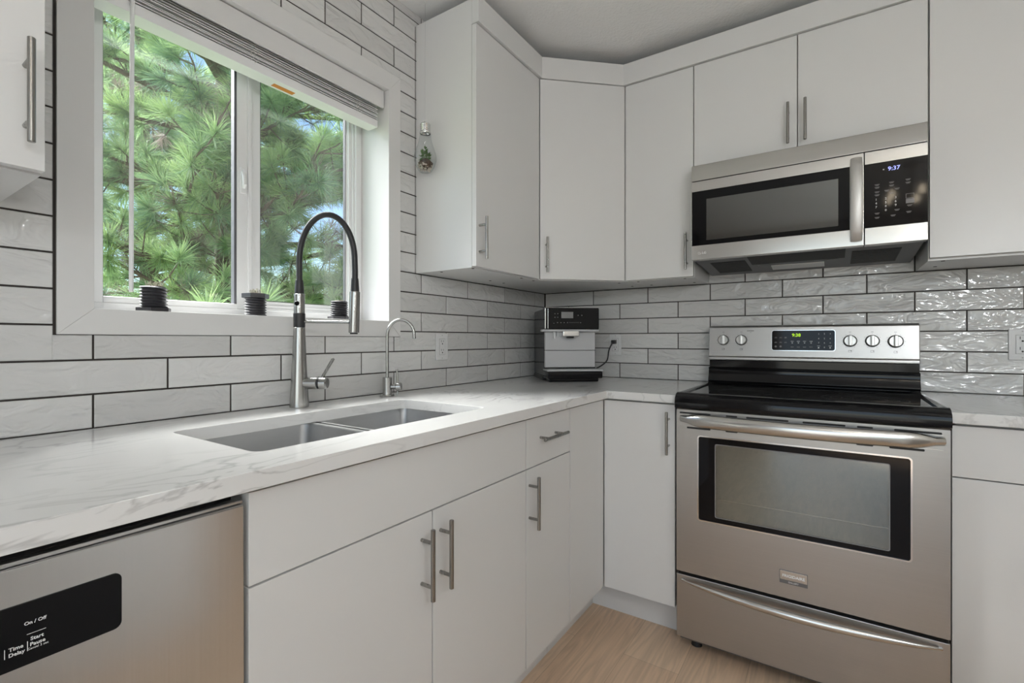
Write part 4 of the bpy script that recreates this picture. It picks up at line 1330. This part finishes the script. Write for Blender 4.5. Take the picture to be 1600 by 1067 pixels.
def planter(label, y, upright, seed, plant):
    c = (-0.046, y, SZ)
    r = thing('bolt_planter', label, 'planter', c, 0, 'bolt planters on the window sill')
    mb = MB()
    if upright:
        thread(mb, c, 0.0295, SZ + 0.0098, SZ + 0.0630, 7)
        mb.build('threaded_pot', 'printed_pot', r)
        mb = MB(); hexa(mb, c, 0.0385, SZ + 0.0005, SZ + 0.0102, 0.35 + seed * 0.2); mb.build('hex_base', 'printed_pot', r)
    else:
        thread(mb, c, 0.0295, SZ + 0.0005, SZ + 0.0530, 7)
        mb.build('threaded_pot', 'printed_pot', r)
        mb = MB(); hexa(mb, c, 0.0370, SZ + 0.0528, SZ + 0.0660, 0.2); mb.build('hex_rim', 'printed_pot', r)
    zt = SZ + (0.063 if upright else 0.066)
    mb = MB().lathe([(0.0, 0), (0.022, 0), (0.0235, 0.001), (0.010, 0.0035), (0.0, 0.004)], (c[0], c[1], zt - 0.0004), 18, close=False)
    mb.build('soil', 'soil', r)
    mb = MB()
    sprigs(mb, c, zt, *plant, seed)
    pl = mb.build('plant', 'dry_moss' if seed != 3 else 'leaf_green', r)
planter('black bolt-shaped planter under the blind wand, grassy top, hex foot', -1.8975, True, 1, (46, 0.020, 0.022))
planter('black bolt-shaped planter at the middle mullion, hex rim at its top', -1.6405, False, 2, (34, 0.022, 0.02))
planter('black bolt-shaped planter behind the tall faucet, tiny green sprig, hex foot', -1.3500, True, 3, (9, 0.030, 0.008))

# ------------------------------------------------------------------ hanging bulb terrarium
BC = (0.0950, -1.0735)
BZ = 1.7450
r = thing('bulb_terrarium', 'clear light-bulb terrarium with a tiny plant, hung by the cabinet side', 'terrarium', (BC[0], BC[1], BZ))
prof = [(0.010, 0.0010), (0.0225, 0.0020), (0.0260, 0.0060), (0.0340, 0.0200), (0.0415, 0.0420), (0.0425, 0.0560), (0.0395, 0.0720), (0.0320, 0.0930), (0.0255, 0.1130), (0.0215, 0.1320), (0.0198, 0.1470)]
MB().lathe(prof, (BC[0], BC[1], BZ), 36, close=False).build('glass_bulb', 'bulb_glass', r, sharp=1.2)
mb = MB()
cap = [(0.0205, 0.145), (0.0212, 0.147), (0.0212, 0.151), (0.0190, 0.154)]
for k in range(4):
    z = 0.155 + k * 0.0068
    cap += [(0.0178, z), (0.0196, z + 0.0022), (0.0196, z + 0.0042), (0.0178, z + 0.0062)]
cap += [(0.0170, 0.183), (0.0060, 0.1895), (0.0050, 0.1925), (0.0, 0.193)]
mb.lathe(cap, (BC[0], BC[1], BZ), 28, close=False)
mb.build('screw_cap', 'chrome', r)
MB().tube([(BC[0], BC[1], BZ + 0.192), (BC[0] - 0.001, BC[1] + 0.001, BZ + 0.40), (BC[0], BC[1], CEIL - 0.02)], 0.0005, 6).build('cord', 'cord_clear', r)
MB().cyl((BC[0], BC[1], CEIL - 0.006), (BC[0], BC[1], CEIL), 0.006, 0.007, 12).tube([(BC[0], BC[1], CEIL - 0.004), (BC[0] + 0.005, BC[1], CEIL - 0.014), (BC[0] + 0.001, BC[1], CEIL - 0.022), (BC[0] - 0.004, BC[1], CEIL - 0.016)], 0.0011, 6).build('hook', 'plate_white', r)
g_ = random.Random(21)
mb = MB()
for k in range(70):
    a, zz = g_.uniform(0, 2 * PI), g_.uniform(0.008, 0.026)
    lim = 0.022 + (zz - 0.006) * 0.55 - 0.004
    d_ = lim * math.sqrt(g_.uniform(0.25, 1))
    s_ = g_.uniform(0.0035, 0.0060)
    mb.lathe([(0.0, -s_ * .7), (s_ * .8, -s_ * .35), (s_, 0.0), (s_ * .7, s_ * .45), (0.0, s_ * .65)], (BC[0] + d_ * math.cos(a), BC[1] + d_ * math.sin(a), BZ + zz), 8, close=False)
pb_ = mb.build('pebbles', 'pebble', r)
pb_['kind'] = 'stuff'
MB().lathe([(0.0, 0.0140), (0.0200, 0.0160), (0.0260, 0.0270), (0.0280, 0.0330), (0.0190, 0.0420), (0.012, 0.0480), (0.0, 0.0490)], (BC[0] + 0.002, BC[1], BZ), 24, close=False).build('soil', 'soil', r)
mb = MB()
g_ = random.Random(11)
for k in range(110):
    a = g_.uniform(0, 2 * PI); d_ = g_.uniform(0, 0.024)
    z0 = BZ + 0.042 + g_.uniform(0, 0.048) * (1 - d_ / 0.035)
    p = Vector((BC[0] + d_ * math.cos(a), BC[1] + d_ * math.sin(a), z0))
    dr = Vector((g_.uniform(-1, 1), g_.uniform(-1, 1), g_.uniform(0.2, 1.2))).normalized()
    L = g_.uniform(0.010, 0.018)
    s_v = dr.cross(Vector((0.3, 0.2, 1))).normalized() * 0.0048
    mb.add([p, p + dr * L * .5 + s_v, p + dr * L, p + dr * L * .5 - s_v, p + dr * L * .5 + Vector((0, 0, 0.0009))], [(0, 1, 4), (1, 2, 4), (2, 3, 4), (3, 0, 4), (0, 3, 2, 1)])
mb.build('plant', 'leaf_green', r)

# ------------------------------------------------------------------ added reflector island, added fill pendants, and the chandelier (beside and behind the camera)
r = thing('added_island', 'added white island with a pale stone top, unseen, a reflector for the steel fronts', 'island', (2.28, -2.6, 0))  # unseen, added to reflect white into the dishwasher and range
MB().box(1.95, 2.61, -3.62, -1.48, 0.0005, 0.884, 0.002).build('body', W, r)
MB().box(1.925, 2.635, -3.645, -1.455, 0.885, 0.915, 0.002).build('worktop', 'marble', r)
for i, (lx, ly, lz) in enumerate(((2.30, -2.45, 1.70), (2.30, -3.25, 1.70))):  # unseen globes added to brighten the room and ceiling
    r = thing('fill_pendant', ('added glowing pendant globe, unseen fill light over the island end nearer the stove', 'added glowing pendant globe, unseen fill light over the island end nearer the rear opening')[i], 'lamp', (lx, ly, lz - 0.10), 0)
    MB().lathe([(0.0, 0.0), (0.06, 0.0), (0.06, -0.02), (0.01, -0.03), (0.0, -0.03)], (lx, ly, CEIL - 0.0005), 24, close=False).build('canopy', 'plate_white', r)
    MB().cyl((lx, ly, lz + 0.095), (lx, ly, CEIL - 0.02), 0.004, seg=8).build('stem', 'chrome', r)
    MB().lathe([(0.10 * math.sin(PI * k / 16), -0.10 * math.cos(PI * k / 16)) for k in range(17)], (lx, ly, lz), 28, close=False).build('globe', 'fill_globe', r)
lx, ly, lz = 1.86, -2.95, 2.16
r = thing('chandelier', 'small chandelier with five warm candle bulbs, behind the camera', 'lamp', (lx, ly, lz - 0.10))
MB().lathe([(0.0, 0.0), (0.055, 0.0), (0.055, -0.015), (0.008, -0.03), (0.008, -0.29), (0.03, -0.31), (0.0, -0.34)], (lx, ly, CEIL - 0.0005), 20, close=False).build('stem', 'nickel', r)
for k in range(5):
    t = 2 * PI * k / 5
    cx, cy = lx + 0.15 * math.cos(t), ly + 0.15 * math.sin(t)
    MB().tube([(lx, ly, lz - 0.06), (lx + 0.08 * math.cos(t), ly + 0.08 * math.sin(t), lz - 0.085), (cx, cy, lz - 0.05), (cx, cy, lz - 0.02)], 0.006, 8).build('arm', 'nickel', r)
    MB().lathe([(0.0, -0.02), (0.014, -0.012), (0.021, 0.008), (0.014, 0.035), (0.0, 0.055)], (cx, cy, lz), 14, close=False).build('bulb', 'lamp_bulb', r)

# ------------------------------------------------------------------ pine trees outside
def pine(label, base, height, trunk_r, limbs, seed, tuft_len, dens, lean=(0, 0), zmin=0.9, az=None, reach=(0.9, 2.0), keep=None, brown=0.16):
    rg = np.random.default_rng(seed)
    r = thing('pine_tree', label, 'tree', base)
    B = np.array(base, float)
    def trunk_at(z):
        t = (z - B[2]) / height
        return np.array([B[0] + lean[0] * t + 0.08 * math.sin(3 * t + seed), B[1] + lean[1] * t + 0.07 * math.cos(4 * t), z])
    path = [tuple(trunk_at(B[2] + height * k / 14)) for k in range(15)]
    MB().tube(path, [trunk_r * (1 - 0.75 * k / 14) for k in range(15)], 12).build('trunk', 'bark', r)
    tuftP, tuftD, tuftB, tuftL = [], [], [], []
    twigs = MB()
    for i in range(limbs):
        z = zmin + (height + B[2] - zmin) * (i + rg.uniform(0, 1)) / limbs * 0.97
        p = trunk_at(z)
        a = rg.uniform(*az) if az else rg.uniform(0, 2 * PI)
        L = rg.uniform(*reach) * (1 - 0.35 * (z - zmin) / (height + B[2] - zmin))
        d = np.array([math.cos(a), math.sin(a), rg.uniform(-0.12, 0.30)])
        pts = []
        q = p.copy()
        n = 9
        for k in range(n + 1):
            pts.append(tuple(q))
            d = d + np.array([rg.normal(0, .10), rg.normal(0, .10), 0.03 + rg.normal(0, .07)])
            d /= np.linalg.norm(d)
            q = q + d * L / n
        r0 = trunk_r * rg.uniform(0.16, 0.30)
        MB().tube(pts, [r0 * (1 - 0.8 * k / n) for k in range(n + 1)], 8).build('branch', 'bark', r)
        for k in range(2, n + 1):
            P = np.array(pts[k])
            for s in range(int(rg.integers(2, 5)) if k < n else 2):
                dd = np.array([rg.normal(0, 1), rg.normal(0, 1), rg.normal(0.25, 0.6)])
                dd /= np.linalg.norm(dd)
                ax = np.array(pts[min(k, n)]) - np.array(pts[k - 1]); ax /= np.linalg.norm(ax)
                dd = dd * 0.8 + ax * 0.7; dd /= np.linalg.norm(dd)
                l = rg.uniform(0.10, 0.34)
                bend = np.array([0, 0, 0.25])
                E1 = P + dd * l * 0.55
                d2 = dd + bend; d2 /= np.linalg.norm(d2)
                E2 = E1 + d2 * l * 0.45
                twigs.tube([tuple(P), tuple(E1), tuple(E2)], [0.006, 0.005, 0.004], 5)
                tuftP.append(E2); tuftD.append(d2)
                tuftB.append(rg.uniform() < brown * (1.7 if k < 5 else 0.5))
                tuftL.append(tuft_len * rg.uniform(0.75, 1.15))
    twigs.build('twigs', 'bark', r)
    # needles: thin two-piece blades fanned round every twig end
    V, F, SH, MI = [], [], [], []
    off = 0
    for P, Dv, bn, L in zip(tuftP, tuftD, tuftB, tuftL):
        n = int(dens * (0.55 if bn else 1.0))
        th = rg.uniform(0, 2 * PI, n)
        ang = np.radians(np.clip(rg.normal(52, 30, n), 4, 125))
        u = np.cross(Dv, [0.31, 0.52, 0.79]); u /= np.linalg.norm(u)
        w_ = np.cross(Dv, u)
        dirs = np.cos(ang)[:, None] * Dv + np.sin(ang)[:, None] * (np.cos(th)[:, None] * u + np.sin(th)[:, None] * w_)
        back = rg.uniform(0, 0.07, n)
        base_ = P - Dv * back[:, None]
        ln = L * rg.uniform(0.7, 1.1, n) * np.where(ang > 1.6, 0.8, 1.0)
        side = np.cross(dirs, rg.normal(0, 1, (n, 3))); side /= np.linalg.norm(side, axis=1)[:, None]
        wd = (0.0021 if not bn else 0.0016)
        sag = np.zeros((n, 3)); sag[:, 2] = -ln * rg.uniform(0.0, 0.16, n)
        m_ = base_ + dirs * (ln * 0.55)[:, None] + sag * 0.3
        e_ = base_ + dirs * ln[:, None] + sag
        vs = np.stack([base_ - side * wd * 0.7, base_ + side * wd * 0.7, m_ + side * wd, m_ - side * wd, e_], 1).reshape(-1, 3)
        V.append(vs)
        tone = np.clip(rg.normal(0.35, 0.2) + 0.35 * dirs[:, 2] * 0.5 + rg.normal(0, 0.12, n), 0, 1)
        SH.append(tone)
        MI.append(np.full(n, 1 if bn else 0))
        off += 5 * n
    V = np.concatenate(V) - np.array(base, float)
    nq = off // 5
    idx = 5 * np.arange(nq)
    quads = np.stack([idx, idx + 1, idx + 2, idx + 3], 1).reshape(-1)
    tris = np.stack([idx + 3, idx + 2, idx + 4], 1).reshape(-1)
    me = bpy.data.meshes.new('needles')
    me.vertices.add(len(V)); me.vertices.foreach_set('co', V.astype(np.float32).reshape(-1))
    me.loops.add(7 * nq); me.loops.foreach_set('vertex_index', np.concatenate([quads, tris]).astype(np.int32))
    me.polygons.add(2 * nq)
    me.polygons.foreach_set('loop_start', np.concatenate([4 * np.arange(nq), 4 * nq + 3 * np.arange(nq)]).astype(np.int32))
    me.materials.append(MATS['needles_green']); me.materials.append(MATS['needles_brown'])
    MI = np.concatenate(MI); SH = np.concatenate(SH)
    me.polygons.foreach_set('material_index', np.concatenate([MI, MI]).astype(np.int32))
    at = me.attributes.new('shade', 'FLOAT', 'FACE')
    at.data.foreach_set('value', np.concatenate([SH, SH]).astype(np.float32))
    me.update(calc_edges=True)
    o = bpy.data.objects.new('needles', me)
    COL.objects.link(o)
    o.parent = r
    o['kind'] = 'stuff'
    # cones
    cn = random.Random(seed)
    for k in range(26):
        P = tuftP[cn.randrange(len(tuftP))]
        c = (P[0] - 0.03, P[1], P[2] - 0.05)
        MB().lathe([(0.002, 0.0), (0.014, 0.006), (0.022, 0.020), (0.024, 0.034), (0.017, 0.050), (0.006, 0.062), (0.001, 0.064)], c, 9, close=False).build('pine_cone', 'cone_brown', r)
    return r

pine('long-needled pine tree close outside the window, its trunk dark among the tufts', (-3.55, 0.0, -0.6), 5.4, 0.13, 70, 4, 0.185, 135, (0.3, -0.15), 0.75, az=(-2.1, 1.5), reach=(1.2, 2.35))
pine('second pine tree standing farther back behind the near pine', (-8.9, 1.2, -0.6), 8.6, 0.19, 84, 9, 0.24, 105, (0.0, 0.0), 0.5, az=(-1.7, 1.7), reach=(1.8, 3.3))
